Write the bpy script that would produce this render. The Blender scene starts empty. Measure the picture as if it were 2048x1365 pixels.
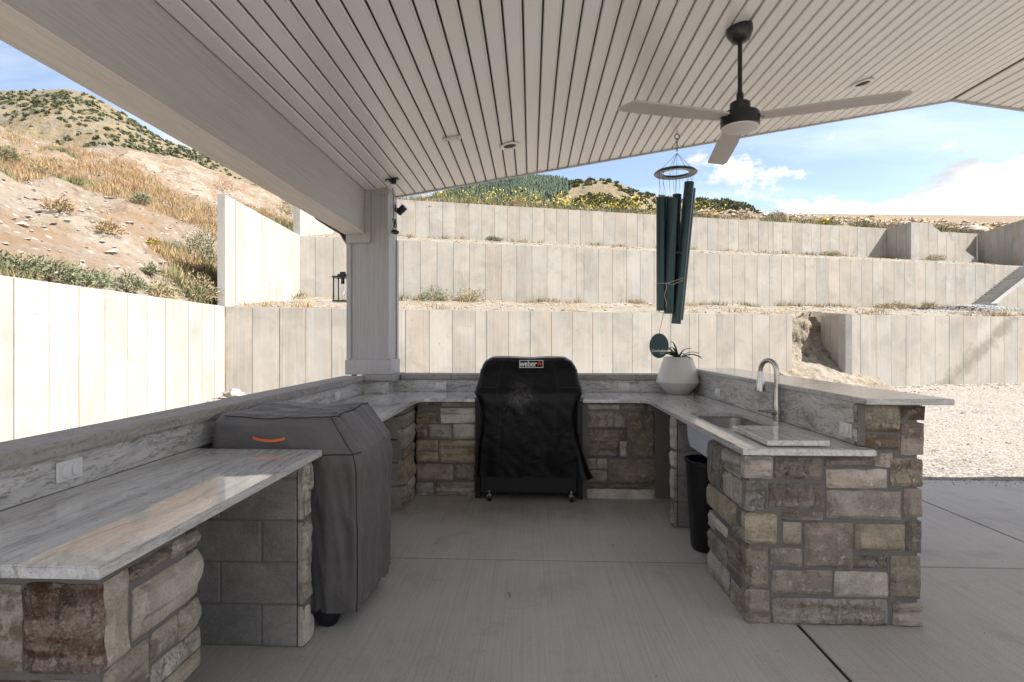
import bpy, math, random
import numpy as np
from mathutils import Vector, noise as mnoise
R = math.radians
random.seed(7); np.random.seed(7)
SC = bpy.context.scene
COL = SC.collection

# ------------------------------------------------------------------ camera
F, HZ, PX, TH, HC = 1130.0, 679.5, 1011.0, math.atan(.045), 1.46
CT, ST = math.cos(TH), math.sin(TH)
cam = bpy.data.objects.new('camera', bpy.data.cameras.new('camera'))
COL.objects.link(cam)
cam.location = (0, 0, HC); cam.rotation_euler = (R(90), 0, TH)
cam.data.sensor_width = 36; cam.data.lens = F/2048*36
cam.data.shift_x = 13/2048; cam.data.shift_y = -3/2048
cam.data.clip_start = .05; cam.data.clip_end = 6000
SC.camera = cam

# ------------------------------------------------------------------ light
SUN_EL, SUN_AZ = R(50), math.atan2(-.13, 1.0)       # azimuth from +X
SUN = Vector((math.cos(SUN_EL)*math.cos(SUN_AZ), math.cos(SUN_EL)*math.sin(SUN_AZ), math.sin(SUN_EL)))
sl = bpy.data.lights.new('sun', 'SUN'); sl.energy = 2.0; sl.angle = R(.5); sl.color = (1, .97, .925)
so = bpy.data.objects.new('sun', sl); COL.objects.link(so)
so.rotation_euler = SUN.to_track_quat('Z', 'Y').to_euler(); so.location = (20, 0, 40)
SC.cycles.diffuse_bounces = 6; SC.cycles.max_bounces = 12
SC.view_settings.view_transform = 'Standard'; SC.view_settings.look = 'None'
SC.view_settings.exposure = 2.86; SC.view_settings.gamma = 1
try: SC.view_settings.use_curve_mapping = False
except Exception: pass

class NT:
    """small helper for node trees"""
    def __init__(s, nt): s.nt = nt; s.n = nt.nodes; s.l = nt.links
    def __call__(s, typ, props=None, **ins):
        nd = s.n.new(typ)
        for k, v in (props or {}).items(): setattr(nd, k, v)
        for k, v in ins.items():
            k2 = int(k[1:]) if k[0] == 'i' and k[1:].isdigit() else k.replace('_', ' ')
            sock = nd.inputs[k2]
            if isinstance(v, bpy.types.NodeSocket): s.l.new(v, sock)
            elif isinstance(v, bpy.types.Node): s.l.new(v.outputs[0], sock)
            else: sock.default_value = v
        return nd
    def math(s, op, a, b=0.0, c=None, clamp=False):
        kw = {'i0': a, 'i1': b}
        if c is not None: kw['i2'] = c
        return s('ShaderNodeMath', {'operation': op, 'use_clamp': clamp}, **kw)
    def mix(s, fac, a, b, mode='MIX'):
        nd = s.n.new('ShaderNodeMix'); nd.data_type = 'RGBA'; nd.blend_type = mode
        for sock, v in ((nd.inputs[0], fac), (nd.inputs[6], a), (nd.inputs[7], b)):
            if isinstance(v, bpy.types.NodeSocket): s.l.new(v, sock)
            elif isinstance(v, bpy.types.Node): s.l.new(v.outputs[0], sock)
            else:
                sock.default_value = (v if isinstance(v, (int, float)) else tuple(v)+(1,)*(4-len(v)))
        return nd.outputs[2]
    def ramp(s, fac, stops, interp='LINEAR'):
        nd = s('ShaderNodeValToRGB', Fac=fac); cr = nd.color_ramp; cr.interpolation = interp
        while len(cr.elements) > 1: cr.elements.remove(cr.elements[-1])
        for i, (p, c) in enumerate(stops):
            e = cr.elements[0] if i == 0 else cr.elements.new(p)
            e.position = p
            c = (c, c, c) if isinstance(c, (int, float)) else c
            e.color = tuple(c)+(1,)
        return nd.outputs[0]
    def noise(s, vec, scale, detail=4, rough=.55, dist=0.0):
        return s('ShaderNodeTexNoise', Vector=vec, Scale=scale, Detail=detail, Roughness=rough, Distortion=dist).outputs[0]
    def mapping(s, vec, scale=(1, 1, 1), loc=(0, 0, 0), rot=(0, 0, 0)):
        return s('ShaderNodeMapping', Vector=vec, Scale=scale, Location=loc, Rotation=rot).outputs[0]

world = bpy.data.worlds.new('World'); SC.world = world; world.use_nodes = True
w = NT(world.node_tree); w.n.clear()
sky = w('ShaderNodeTexSky', {'sky_type': 'NISHITA', 'sun_disc': False, 'sun_elevation': SUN_EL,
        'sun_rotation': R(90)-SUN_AZ, 'altitude': 1500, 'air_density': 1.0, 'dust_density': .8, 'ozone_density': 1.2})
tc = w('ShaderNodeTexCoord').outputs['Generated']
sp = w('ShaderNodeSeparateXYZ', Vector=tc)
X_, Y_, Z_ = sp.outputs
zz = w.math('ADD', w.math('MAXIMUM', Z_, 0.0), .12)
pl = w('ShaderNodeCombineXYZ', X=w.math('DIVIDE', X_, zz), Y=w.math('DIVIDE', Y_, zz), Z=0.0).outputs[0]
cir = w.noise(w.mapping(pl, (.45, 1.5, 1), (3.1, .4, 0), (0, 0, R(-28))), 1.15, 7, .56, .5)
cir = w.ramp(cir, [(.41, 0.05), (.57, .5), (.72, .92)])
hor = w.math('SQRT', w.math('ADD', w.math('MULTIPLY', X_, X_), w.math('MULTIPLY', Y_, Y_)))
el = w.math('DIVIDE', Z_, w.math('MAXIMUM', hor, .05))
cb = w.noise(w.mapping(tc, (1, 1, 2.2), (.8, 2.9, .2)), 2.3, 2, .5)
cd = w.noise(w.mapping(tc, (1, 1, 1.7), (4.2, .9, .4)), 8.5, 10, .62, .15)
top = w.math('ADD', w.math('MULTIPLY', w.math('SUBTRACT', cb, .5), .55), .262)
dens = w.math('ADD', w.math('MULTIPLY', w.math('SUBTRACT', top, el), 8.0), w.math('MULTIPLY', w.math('SUBTRACT', cd, .5), 2.6))
cum = w.ramp(dens, [(0.0, 0.0), (.16, 1.0)])
shade = w.ramp(w.noise(w.mapping(tc, (1, 1, 3), (1.2, 7.9, .4)), 7.0, 6, .6), [(.38, (.66, .685, .73)), (.56, (1.0, 1.0, 1.0))])
CLOUD = w.mix(1.0, shade, (1.12, 1.12, 1.12), 'MULTIPLY')
skyc = w.mix(1.0, sky, (.275, .243, .215), 'MULTIPLY')
cir = w.math('MULTIPLY', cir, w.ramp(el, [(.20, .15), (.42, 1.0)]))
c1 = w.mix(w.math('MULTIPLY', cir, .85), skyc, (1.7, 1.72, 1.75))
c2 = w.mix(cum, c1, CLOUD)
bg = w('ShaderNodeBackground', Color=c2, Strength=.15)
out = w('ShaderNodeOutputWorld', Surface=bg)

# ------------------------------------------------------------------ projection helpers: real planes seen from the tripod
def P(u, zc, z=None, y=None):
    """a point seen at column u, zc metres ahead, at height z (or row y)"""
    xc = (u-PX)/F*zc
    if z is None: z = HC+(HZ-y)/F*zc
    return Vector((xc*CT-zc*ST, xc*ST+zc*CT, z))
def ray(u, y):
    return P(u, 1.0, y=y)-Vector((0, 0, HC))
def onX(u, y, x): r = ray(u, y); return Vector((0, 0, HC))+r*(x/r.x)
def onY(u, y, Y): r = ray(u, y); return Vector((0, 0, HC))+r*(Y/r.y)
def onZ(u, y, z): r = ray(u, y); return Vector((0, 0, HC))+r*((z-HC)/r.z)

def PW(xc, zc, z=0.0): return Vector((xc*CT-zc*ST, xc*ST+zc*CT, z))
DX, DZ, OX, OZ = .9697, .2444, -6.5, 13.1
def SD(s, d, z=0.0): return PW(OX+s*DX-d*DZ, OZ+s*DZ+d*DX, z)
def s_of(u, d):
    t = (u-PX)/F; return (t*(OZ+DX*d)-OX+DZ*d)/(DX-DZ*t)

# ------------------------------------------------------------------ object helpers
ORG = {}
def thing(name, label, cat, loc=(0, 0, 0), group=None):
    o = bpy.data.objects.new(name, None); COL.objects.link(o); o.location = loc
    o.empty_display_size = .1
    o['label'] = label; o['category'] = cat
    if group: o['group'] = group
    ORG[o] = Vector(loc); return o
def tag(o, label=None, cat=None, group=None, kind=None):
    if label: o['label'] = label
    if cat: o['category'] = cat
    if group: o['group'] = group
    if kind: o['kind'] = kind
    return o
class MB:
    def __init__(s): s.v = []; s.f = []; s.mi = []; s.m = 0
    def add(s, vs, fs):
        b = len(s.v); s.v += [tuple(p) for p in vs]; s.f += [tuple(i+b for i in q) for q in fs]; s.mi += [s.m]*len(fs); return s
    def box(s, x0, x1, y0, y1, z0, z1, bev=0.0):
        if bev <= 0:
            vs = [(x, y, z) for x in (x0, x1) for y in (y0, y1) for z in (z0, z1)]
            return s.add(vs, [(0, 1, 3, 2), (4, 6, 7, 5), (0, 4, 5, 1), (2, 3, 7, 6), (0, 2, 6, 4), (1, 5, 7, 3)])
        return s.frame(Vector((x0, y0, z0)), Vector((x1-x0, 0, 0)), Vector((0, y1-y0, 0)), Vector((0, 0, z1-z0)), bev)
    def frame(s, o, a, b, c, bev=0.0):
        """box from corner o with edge vectors a,b,c (right handed), bevelled edges"""
        o, a, b, c = map(Vector, (o, a, b, c))
        if bev <= 0:
            vs = [o+a*i+b*j+c*k for i in (0, 1) for j in (0, 1) for k in (0, 1)]
            return s.add(vs, [(0, 1, 3, 2), (4, 6, 7, 5), (0, 4, 5, 1), (2, 3, 7, 6), (0, 2, 6, 4), (1, 5, 7, 3)])
        ax = [a, b, c]; L = [v.length for v in ax]; n = [v.normalized() for v in ax]
        ctr = o+(a+b+c)/2; e = min(bev, min(L)*.45)
        idx = {}; vs = []
        for si in (-1, 1):
            for sj in (-1, 1):
                for sk in (-1, 1):
                    sg = (si, sj, sk)
                    for d in range(3):
                        p = ctr.copy()
                        for t in range(3): p += n[t]*sg[t]*(L[t]/2-(0 if t == d else e))
                        idx[(sg, d)] = len(vs); vs.append(p)
        fs = []
        for d in range(3):
            u, v = (d+1) % 3, (d+2) % 3
            for q in (-1, 1):
                ring = []
                for (p1, p2) in ((-1, -1), (1, -1), (1, 1), (-1, 1)):
                    sg = [0, 0, 0]; sg[d] = q; sg[u] = p1; sg[v] = p2; ring.append(idx[(tuple(sg), d)])
                fs.append(tuple(ring if q > 0 else ring[::-1]))
        for d in range(3):
            u, v = (d+1) % 3, (d+2) % 3
            for pu in (-1, 1):
                for pv in (-1, 1):
                    A = [0, 0, 0]; B = [0, 0, 0]; A[d] = -1; B[d] = 1; A[u] = B[u] = pu; A[v] = B[v] = pv
                    A, B = tuple(A), tuple(B)
                    r = (idx[(A, u)], idx[(B, u)], idx[(B, v)], idx[(A, v)])
                    fs.append(r if pu*pv < 0 else r[::-1])
        for si in (-1, 1):
            for sj in (-1, 1):
                for sk in (-1, 1):
                    sg = (si, sj, sk); r = (idx[(sg, 0)], idx[(sg, 1)], idx[(sg, 2)])
                    fs.append(r if si*sj*sk > 0 else r[::-1])
        return s.add(vs, fs)
    def tube(s, pts, rad, n=8, cap=True, closed=False):
        pts = [Vector(p) for p in pts]; m = len(pts); vs = []; fs = []
        prev = None
        for i, p in enumerate(pts):
            if closed: t = (pts[(i+1) % m]-pts[i-1]).normalized()
            else: t = (pts[min(i+1, m-1)]-pts[max(i-1, 0)]).normalized()
            if prev is None:
                up = Vector((0, 0, 1)) if abs(t.z) < .9 else Vector((1, 0, 0))
                a = t.cross(up).normalized()
            else: a = (prev-t*prev.dot(t)).normalized()
            prev = a; b = t.cross(a)
            r = rad[i] if isinstance(rad, (list, tuple)) else rad
            for k in range(n):
                th = 2*math.pi*k/n; vs.append(p+a*math.cos(th)*r+b*math.sin(th)*r)
        segs = m if closed else m-1
        for i in range(segs):
            j = (i+1) % m
            for k in range(n):
                k2 = (k+1) % n; fs.append((i*n+k, i*n+k2, j*n+k2, j*n+k))
        if cap and not closed:
            fs.append(tuple(range(n))[::-1]); fs.append(tuple((m-1)*n+k for k in range(n)))
        return s.add(vs, fs)
    def lathe(s, prof, c=(0, 0, 0), axis=(0, 0, 1), n=32):
        c = Vector(c); ax = Vector(axis).normalized()
        up = Vector((1, 0, 0)) if abs(ax.x) < .9 else Vector((0, 1, 0))
        a = ax.cross(up).normalized(); b = ax.cross(a)
        vs = []; fs = []
        for (r, h) in prof:
            for k in range(n):
                th = 2*math.pi*k/n; vs.append(c+ax*h+a*math.cos(th)*r+b*math.sin(th)*r)
        for i in range(len(prof)-1):
            for k in range(n):
                k2 = (k+1) % n; fs.append((i*n+k, i*n+k2, (i+1)*n+k2, (i+1)*n+k))
        if prof[0][0] > 1e-5: fs.append(tuple(range(n))[::-1])
        if prof[-1][0] > 1e-5: fs.append(tuple((len(prof)-1)*n+k for k in range(n)))
        return s.add(vs, fs)
    def prism(s, poly, z0, z1):
        n = len(poly); vs = [(p[0], p[1], z0) for p in poly]+[(p[0], p[1], z1) for p in poly]
        fs = [tuple(range(n))[::-1], tuple(range(n, 2*n))]+[(i, (i+1) % n, (i+1) % n+n, i+n) for i in range(n)]
        return s.add(vs, fs)
    def build(s, name, mat, parent=None, smooth=False, base=None, color=None, auto=None):
        off = Vector((0, 0, 0))
        if parent is not None: off = ORG[parent]
        if base is not None: off = Vector(base)
        me = bpy.data.meshes.new(name)
        vv = [(p[0]-off.x, p[1]-off.y, p[2]-off.z) for p in s.v]
        me.from_pydata(vv, [], s.f); me.update()
        for m_ in (mat if isinstance(mat, (list, tuple)) else [mat]): me.materials.append(m_)
        if isinstance(mat, (list, tuple)): me.polygons.foreach_set('material_index', s.mi)
        if smooth: me.polygons.foreach_set('use_smooth', [True]*len(me.polygons))
        if auto:
            me.polygons.foreach_set('use_smooth', [True]*len(me.polygons))
            try: me.set_sharp_from_angle(angle=R(auto))
            except Exception: pass
        o = bpy.data.objects.new(name, me); COL.objects.link(o)
        if parent is not None: o.parent = parent
        elif base is not None: o.location = off
        if base is not None and parent is not None: o.location = off-ORG[parent]
        ORG[o] = off
        if color: o.color = tuple(color)+(1,)
        return o
def numpy_mesh(name, V, T, mat, k=3, parent=None, smooth=False, mi=None):
    me = bpy.data.meshes.new(name); nv, nf = len(V), len(T)
    me.vertices.add(nv); me.vertices.foreach_set('co', np.asarray(V, np.float32).ravel())
    me.loops.add(nf*k); me.loops.foreach_set('vertex_index', np.asarray(T, np.int32).ravel())
    me.polygons.add(nf); me.polygons.foreach_set('loop_start', np.arange(0, nf*k, k, dtype=np.int32))
    try: me.polygons.foreach_set('loop_total', np.full(nf, k, np.int32))
    except Exception: pass
    for m_ in (mat if isinstance(mat, (list, tuple)) else [mat]): me.materials.append(m_)
    if mi is not None: me.polygons.foreach_set('material_index', np.asarray(mi, np.int32))
    if smooth: me.polygons.foreach_set('use_smooth', np.ones(nf, bool))
    me.update(calc_edges=True); me.validate()
    o = bpy.data.objects.new(name, me); COL.objects.link(o)
    if parent is not None: o.parent = parent; o.location = -ORG[parent]
    ORG[o] = Vector((0, 0, 0)); return o

# ------------------------------------------------------------------ materials
def newmat(name):
    m = bpy.data.materials.new(name); m.use_nodes = True
    t = NT(m.node_tree); t.n.clear(); m.diffuse_color = (.5, .5, .5, 1)
    return m, t
def finish(t, col, rough=.7, bump=None, bstr=.3, bdist=.01, metal=0.0, spec=.5, **extra):
    b = t('ShaderNodeBsdfPrincipled')
    for k, v in (('Base Color', col), ('Roughness', rough), ('Metallic', metal), ('Specular IOR Level', spec)):
        if isinstance(v, bpy.types.NodeSocket): t.l.new(v, b.inputs[k])
        elif isinstance(v, bpy.types.Node): t.l.new(v.outputs[0], b.inputs[k])
        else: b.inputs[k].default_value = (tuple(v)+(1,)) if isinstance(v, (tuple, list)) else v
    for k, v in extra.items(): b.inputs[k.replace('_', ' ')].default_value = v
    if bump is not None:
        bp = t('ShaderNodeBump', Strength=bstr, Distance=bdist, Height=bump); t.l.new(bp.outputs[0], b.inputs['Normal'])
    t('ShaderNodeOutputMaterial', Surface=b.outputs[0]); return b
def plain(name, col, rough=.5, metal=0.0, nscale=40, var=.12, bstr=.1, spec=.5, coat=None):
    m, t = newmat(name); g = t('ShaderNodeNewGeometry').outputs['Position']
    n = t.noise(g, nscale, 5, .6)
    c = t.mix(n, tuple(x*(1-var) for x in col), tuple(min(1, x*(1+var)) for x in col))
    finish(t, c, rough, n, bstr, .002, metal, spec); return m

def concrete(name, tint=(.330, .309, .273), streak=1.0):
    m, t = newmat(name); g = t('ShaderNodeNewGeometry').outputs['Position']
    oi = t('ShaderNodeObjectInfo'); rnd = oi.outputs['Random']
    off = t('ShaderNodeVectorMath', {'operation': 'ADD'}, i0=g, i1=t('ShaderNodeCombineXYZ', X=t.math('MULTIPLY', rnd, 37.0), Y=t.math('MULTIPLY', rnd, 91.0), Z=t.math('MULTIPLY', rnd, 13.0)).outputs[0]).outputs[0]
    big = t.noise(off, .9, 5, .6, .3)
    mid = t.noise(off, 5, 6, .65)
    fine = t.noise(off, 45, 5, .7)
    st = t.noise(t.mapping(off, (7, 7, .35)), 1.6, 6, .62)
    st2 = t.noise(t.mapping(off, (26, 26, .5)), 1.0, 4, .6)
    c = t.mix(t.ramp(big, [(.35, 0.0), (.65, 1.0)]), tuple(x*.80 for x in tint), tuple(x*1.1 for x in tint))
    c = t.mix(t.math('MULTIPLY', t.ramp(st, [(.46, 0.0), (.68, .52)]), streak), c, (.40, .30, .205))
    c = t.mix(t.math('MULTIPLY', t.ramp(st2, [(.5, 0.0), (.70, .4)]), streak), c, (.46, .44, .39))
    c = t.mix(t.ramp(mid, [(.56, 0.0), (.76, .45)]), c, (.27, .26, .245))
    c = t.mix(t.ramp(fine, [(.25, .5), (.36, 0.0)]), c, (.2, .19, .18))
    c = t.mix(rnd, c, t.mix(.10, c, (.72, .68, .60)))
    blo = t.noise(g, 1.3, 7, .68, .5); c = t.mix(t.ramp(blo, [(.50, 0.0), (.68, .5)]), c, (.215, .205, .175))
    zz_ = t('ShaderNodeSeparateXYZ', Vector=g).outputs[2]
    c = t.mix(t.ramp(t.math('FRACT', t.math('MULTIPLY', rnd, 7.31)), [(.3, .14), (.6, 0.0)]), c, (.27, .26, .24))
    if name == 'form_marked_concrete':
        # scuffed muddy diagonal smear left on the lowest right-hand wall by the digging
        dv_ = PW(DX, DZ)-PW(0, 0); o_ = SD(0, 0)
        sv = t('ShaderNodeVectorMath', {'operation': 'DOT_PRODUCT'}, i0=t('ShaderNodeVectorMath', {'operation': 'SUBTRACT'}, i0=g, i1=tuple(o_)).outputs[0], i1=tuple(dv_)).outputs['Value']
        sa, sb = s_of(1893, 0), s_of(2022, 0)
        tt = t.math('SUBTRACT', zz_, t.math('MULTIPLY', t.math('SUBTRACT', sv, sa), 2.1/(sb-sa)))
        tt = t.math('ADD', t.math('ABSOLUTE', tt), t.math('MULTIPLY', t.math('SUBTRACT', t.noise(g, 2.2, 7, .7), .5), 1.6))
        msk = t.math('MULTIPLY', t.ramp(tt, [(.05, .75), (.42, 0.0)]), t.math('MULTIPLY', t.math('LESS_THAN', zz_, 2.3), t.math('GREATER_THAN', sv, sa-1.5)))
        c = t.mix(msk, c, (.20, .175, .14))
    hue = t.math('FRACT', t.math('MULTIPLY', rnd, 3.77))
    c = t.mix(t.math('MULTIPLY', t.ramp(hue, [(.0, 1.0), (.45, 0.0)]), .40), c, t.mix(1.0, c, (1.10, .985, .90), 'MULTIPLY'))
    c = t.mix(t.math('MULTIPLY', t.ramp(hue, [(.6, 0.0), (1.0, 1.0)]), .4), c, t.mix(1.0, c, (1.0, 1.03, 1.10), 'MULTIPLY'))
    pits = t('ShaderNodeTexVoronoi', {'feature': 'F1'}, Vector=off, Scale=3.0, Randomness=1.0).outputs['Distance']
    c = t.mix(t.ramp(pits, [(.035, .75), (.06, 0.0)]), c, (.14, .13, .12))
    h = t.math('ADD', t.math('MULTIPLY', mid, .6), t.math('MULTIPLY', fine, .4))
    finish(t, c, .85, h, .35, .012, spec=.3); return m
M = {}
M['concrete'] = concrete('form_marked_concrete')
M['concrete_plain'] = concrete('plain_concrete', (.34, .33, .31), .35)

def slab_mat():
    m, t = newmat('broom_finished_concrete'); g = t('ShaderNodeNewGeometry').outputs['Position']
    oi = t('ShaderNodeObjectInfo').outputs['Random']
    br = t.noise(t.mapping(g, (210, 1.6, 1)), 1.0, 5, .7)
    br2 = t.noise(t.mapping(g, (60, .7, 1)), 1.0, 4, .65)
    big = t.noise(g, 1.3, 5, .6)
    grit = t.noise(g, 160, 3, .6)
    c = t.mix(t.ramp(big, [(.3, 0.0), (.7, 1.0)]), (.42, .392, .36), (.55, .515, .475))
    c = t.mix(t.ramp(br, [(.42, 0.0), (.60, .6)]), c, (.60, .57, .53))
    c = t.mix(t.ramp(br2, [(.5, 0.0), (.7, .38)]), c, (.29, .275, .26))
    c = t.mix(t.ramp(grit, [(.36, .5), (.46, 0.0)]), c, (.17, .16, .155))
    c = t.mix(t.math('MULTIPLY', oi, .25), c, (.30, .285, .27))
    c = t.mix(t.ramp(t.noise(g, 2.4, 8, .72, .5), [(.54, 0.0), (.70, .45)]), c, (.27, .245, .22))
    c = t.mix(t.ramp(t('ShaderNodeTexVoronoi', {'feature': 'F1'}, Vector=g, Scale=2.3).outputs['Distance'], [(.012, .7), (.03, 0.0)]), c, (.12, .11, .10))
    # greasy dark stain on the slab in front of the grill
    d = t('ShaderNodeVectorMath', {'operation': 'DISTANCE'}, i0=t.mapping(g, (.55, 1, 1)), i1=(-.05, 4.95, 0)).outputs['Value']
    d = t.math('ADD', d, t.math('MULTIPLY', t.noise(g, 3.5, 5, .6), .5))
    c = t.mix(t.ramp(d, [(.3, .55), (.95, 0.0)]), c, (.10, .093, .088))
    h = t.math('ADD', br, t.math('MULTIPLY', grit, .4))
    finish(t, c, .78, h, .45, .003, spec=.35); return m
M['slab'] = slab_mat()

def granite(name, rough, contrast, scale=1.0, axis='y', bump=0.0):
    m, t = newmat(name); g = t('ShaderNodeNewGeometry').outputs['Position']
    sc = {'y': (13, 1.1, 13), 'x': (1.1, 13, 13), 'wall': (1.5, 1.5, 8)}[axis]
    wv = t.noise(g, 1.8*scale, 3, .5)
    wp = t('ShaderNodeVectorMath', {'operation': 'ADD'}, i0=g, i1=t('ShaderNodeCombineXYZ', X=t.math('MULTIPLY', wv, .22), Y=t.math('MULTIPLY', wv, .22), Z=t.math('MULTIPLY', wv, .20 if axis == 'wall' else .1)).outputs[0]).outputs[0]
    v = t.noise(t.mapping(wp, sc), 3.0*scale, 9, .66, .6)
    v2 = t.noise(t.mapping(wp, sc, (3, 5, 2)), 8.0*scale, 7, .7, .8)
    sp_ = t.noise(t.mapping(g, tuple(min(x, 2.4) for x in sc)), 60, 3, .6)
    c = t.ramp(v, [(.34, (.42-.25*contrast, .41-.25*contrast, .40-.25*contrast)), (.46, (.53, .515, .50)), (.6, (.63, .615, .595)), (.75, (.57, .545, .52))])
    c = t.mix(t.ramp(v2, [(.31, .25+.6*contrast), (.42, 0.0)]), c, (.17, .16, .16))
    rd = t.math('ABSOLUTE', t.math('SUBTRACT', t.noise(t.mapping(wp, tuple(x*1.15 for x in sc), (7, 1, 4)), 4.2*scale, 5, .55, .9), .5))
    c = t.mix(t.ramp(rd, [(.0, .12+.8*contrast), (.020+.012*contrast, 0.0)]), c, (.10, .095, .10))
    c = t.mix(t.ramp(sp_, [(.29, .85), (.34, 0.0)]), c, (.09, .075, .08))
    h = t.math('ADD', v, t.math('MULTIPLY', v2, .5)) if bump else None
    finish(t, c, rough, h, bump, .02, spec=.55); return m
M['granite'] = granite('polished_granite', .045, .35)
M['granite_x'] = granite('polished_granite_edge', .12, .35, axis='x')
M['splash'] = granite('leathered_granite', .38, .75, .8, 'wall', .25)

def stone_mat():
    m, t = newmat('rubble_stone'); g = t('ShaderNodeNewGeometry').outputs['Position']
    oi = t('ShaderNodeObjectInfo'); rnd = oi.outputs['Random']; base = oi.outputs['Color']
    r100 = t.math('MULTIPLY', rnd, 53.0)
    off = t('ShaderNodeVectorMath', {'operation': 'ADD'}, i0=g, i1=t('ShaderNodeCombineXYZ', X=r100, Y=r100, Z=r100).outputs[0]).outputs[0]
    big = t.noise(off, 6, 6, .65, .4); mid = t.noise(off, 22, 7, .7); fine = t.noise(off, 120, 4, .7)
    lay = t.noise(t.mapping(off, (1.6, 1.6, 13)), 1.3, 4, .5, .3)
    c = t.mix(t.ramp(big, [(.3, 0.0), (.7, 1.0)]), t.mix(.62, base, (.12, .11, .10), 'MULTIPLY'), base)
    hl = t.ramp(t.math('FRACT', t.math('MULTIPLY', rnd, 5.3)), [(.35, .12), (.7, .8)])
    c = t.mix(t.math('MULTIPLY', t.ramp(lay, [(.46, 0.0), (.56, .75)]), hl), c, t.mix(.4, base, (.60, .57, .53)))
    c = t.mix(t.math('MULTIPLY', t.ramp(lay, [(.34, .95), (.44, 0.0)]), hl), c, t.mix(1.0, base, (.50, .43, .27), 'MULTIPLY'))
    c = t.mix(t.ramp(mid, [(.54, 0.0), (.66, .7)]), c, t.mix(.5, base, (.62, .60, .57)))
    c = t.mix(t.ramp(mid, [(.30, .7), (.42, 0.0)]), c, t.mix(1.0, base, (.38, .34, .29), 'MULTIPLY'))
    cr = t('ShaderNodeTexVoronoi', {'feature': 'DISTANCE_TO_EDGE'}, Vector=t('ShaderNodeVectorMath', {'operation': 'ADD'}, i0=off, i1=t('ShaderNodeCombineXYZ', X=t.math('MULTIPLY', mid, .05), Y=t.math('MULTIPLY', big, .09), Z=mid).outputs[0]).outputs[0], Scale=13.0).outputs['Distance']
    has = t.ramp(t.math('FRACT', t.math('MULTIPLY', rnd, 9.7)), [(.55, 0.0), (.6, 1.0)])
    crk = t.math('MULTIPLY', t.ramp(cr, [(0.0, 1.0), (.05, 0.0)]), has)
    c = t.mix(t.math('MULTIPLY', crk, .55), c, (.10, .09, .08))
    h = t.math('ADD', t.math('ADD', t.math('MULTIPLY', mid, .9), t.math('MULTIPLY', fine, .25)), t.math('SUBTRACT', t.math('MULTIPLY', lay, .35), t.math('MULTIPLY', crk, .8)))
    c = t.mix(t.ramp(fine, [(.34, .55), (.46, 0.0)]), c, t.mix(1.0, c, (.45, .42, .40), 'MULTIPLY'))
    c = t.mix(t.ramp(fine, [(.58, 0.0), (.70, .35)]), c, (.60, .57, .52))
    c = t.mix(1.0, c, (1.16, 1.08, .985), 'MULTIPLY')
    finish(t, c, .85, h, .8, .022, spec=.3); return m
M['stone'] = stone_mat()
M['mortar'] = plain('grey_mortar', (.165, .150, .138), .95, nscale=60, var=.3, bstr=.7, spec=.2)

M['blockmortar'] = plain('block_mortar', (.205, .19, .172), .95, nscale=50, var=.35, bstr=.7, spec=.2)
def cmu_mat():
    m, t = newmat('grey_block'); g = t('ShaderNodeNewGeometry').outputs['Position']
    rnd = t('ShaderNodeObjectInfo').outputs['Random']
    big = t.ramp(t.noise(g, 5, 7, .7, .4), [(.3, 0.0), (.7, 1.0)]); f = t.noise(g, 110, 5, .8); f2 = t.noise(g, 60, 3, .6)
    c = t.mix(big, (.20, .183, .165), (.41, .38, .345))
    c = t.mix(t.math('MULTIPLY', rnd, .5), c, (.21, .20, .195))
    c = t.mix(t.ramp(f, [(.36, .5), (.48, 0.0)]), c, (.14, .13, .12))
    c = t.mix(t.ramp(f2, [(.58, 0.0), (.7, .4)]), c, (.42, .41, .40))
    finish(t, c, .95, f, .9, .006, spec=.2); return m
M['cmu'] = cmu_mat()
def cap_mat():
    m, t = newmat('buff_cap_stone'); g = t('ShaderNodeNewGeometry').outputs['Position']
    a = t.noise(g, 5, 6, .65, .3); b = t.noise(g, 45, 6, .7)
    c = t.mix(a, (.28, .255, .24), (.44, .42, .405)); c = t.mix(t.ramp(b, [(.36, .5), (.48, 0.0)]), c, (.13, .115, .10))
    finish(t, c, .85, b, .5, .012, spec=.3); return m
M['cap'] = cap_mat()

def painted(name, col, grain, rough=.5, strg=.6):
    m, t = newmat(name); g = t('ShaderNodeNewGeometry').outputs['Position']
    sc = {'z': (26, 26, 1.0), 'y': (26, 1.0, 26)}[grain]
    wv = t.noise(t.mapping(g, tuple(x*.25+.3 for x in sc)), 1.0, 2, .5)
    v = t.noise(t.mapping(g, sc), 1.5, 6, .62, 1.2)
    rings = t('ShaderNodeTexWave', {'wave_type': 'BANDS', 'bands_direction': 'X' if grain == 'z' else 'Z'}, Vector=t.mapping(g, (1, 1, .35) if grain == 'z' else (1, .35, 1)), Scale=12.0, Distortion=9.0, Detail=3.0, Detail_Scale=1.2).outputs[0]
    h = t.math('ADD', v, t.math('MULTIPLY', rings, .25))
    c = t.mix(t.ramp(v, [(.35, 0.0), (.6, 1.0)]), tuple(x*.88 for x in col), col)
    finish(t, c, rough, h, strg, .006, spec=.4); return m
M['trim'] = painted('painted_column_trim', (.455, .445, .455), 'z', .55, .45)
M['trim_panel'] = painted('painted_column_panel', (.44, .43, .44), 'z', .55, .9)
M['beam'] = painted('painted_beam', (.46, .445, .43), 'y', .5, .55)
M['beam_low'] = painted('bounce_lit_rough_soffit', (.80, .73, .66), 'y', .7, 1.6)  # rough grain is real; paler tone is bounced ground light put into the colour
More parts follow.
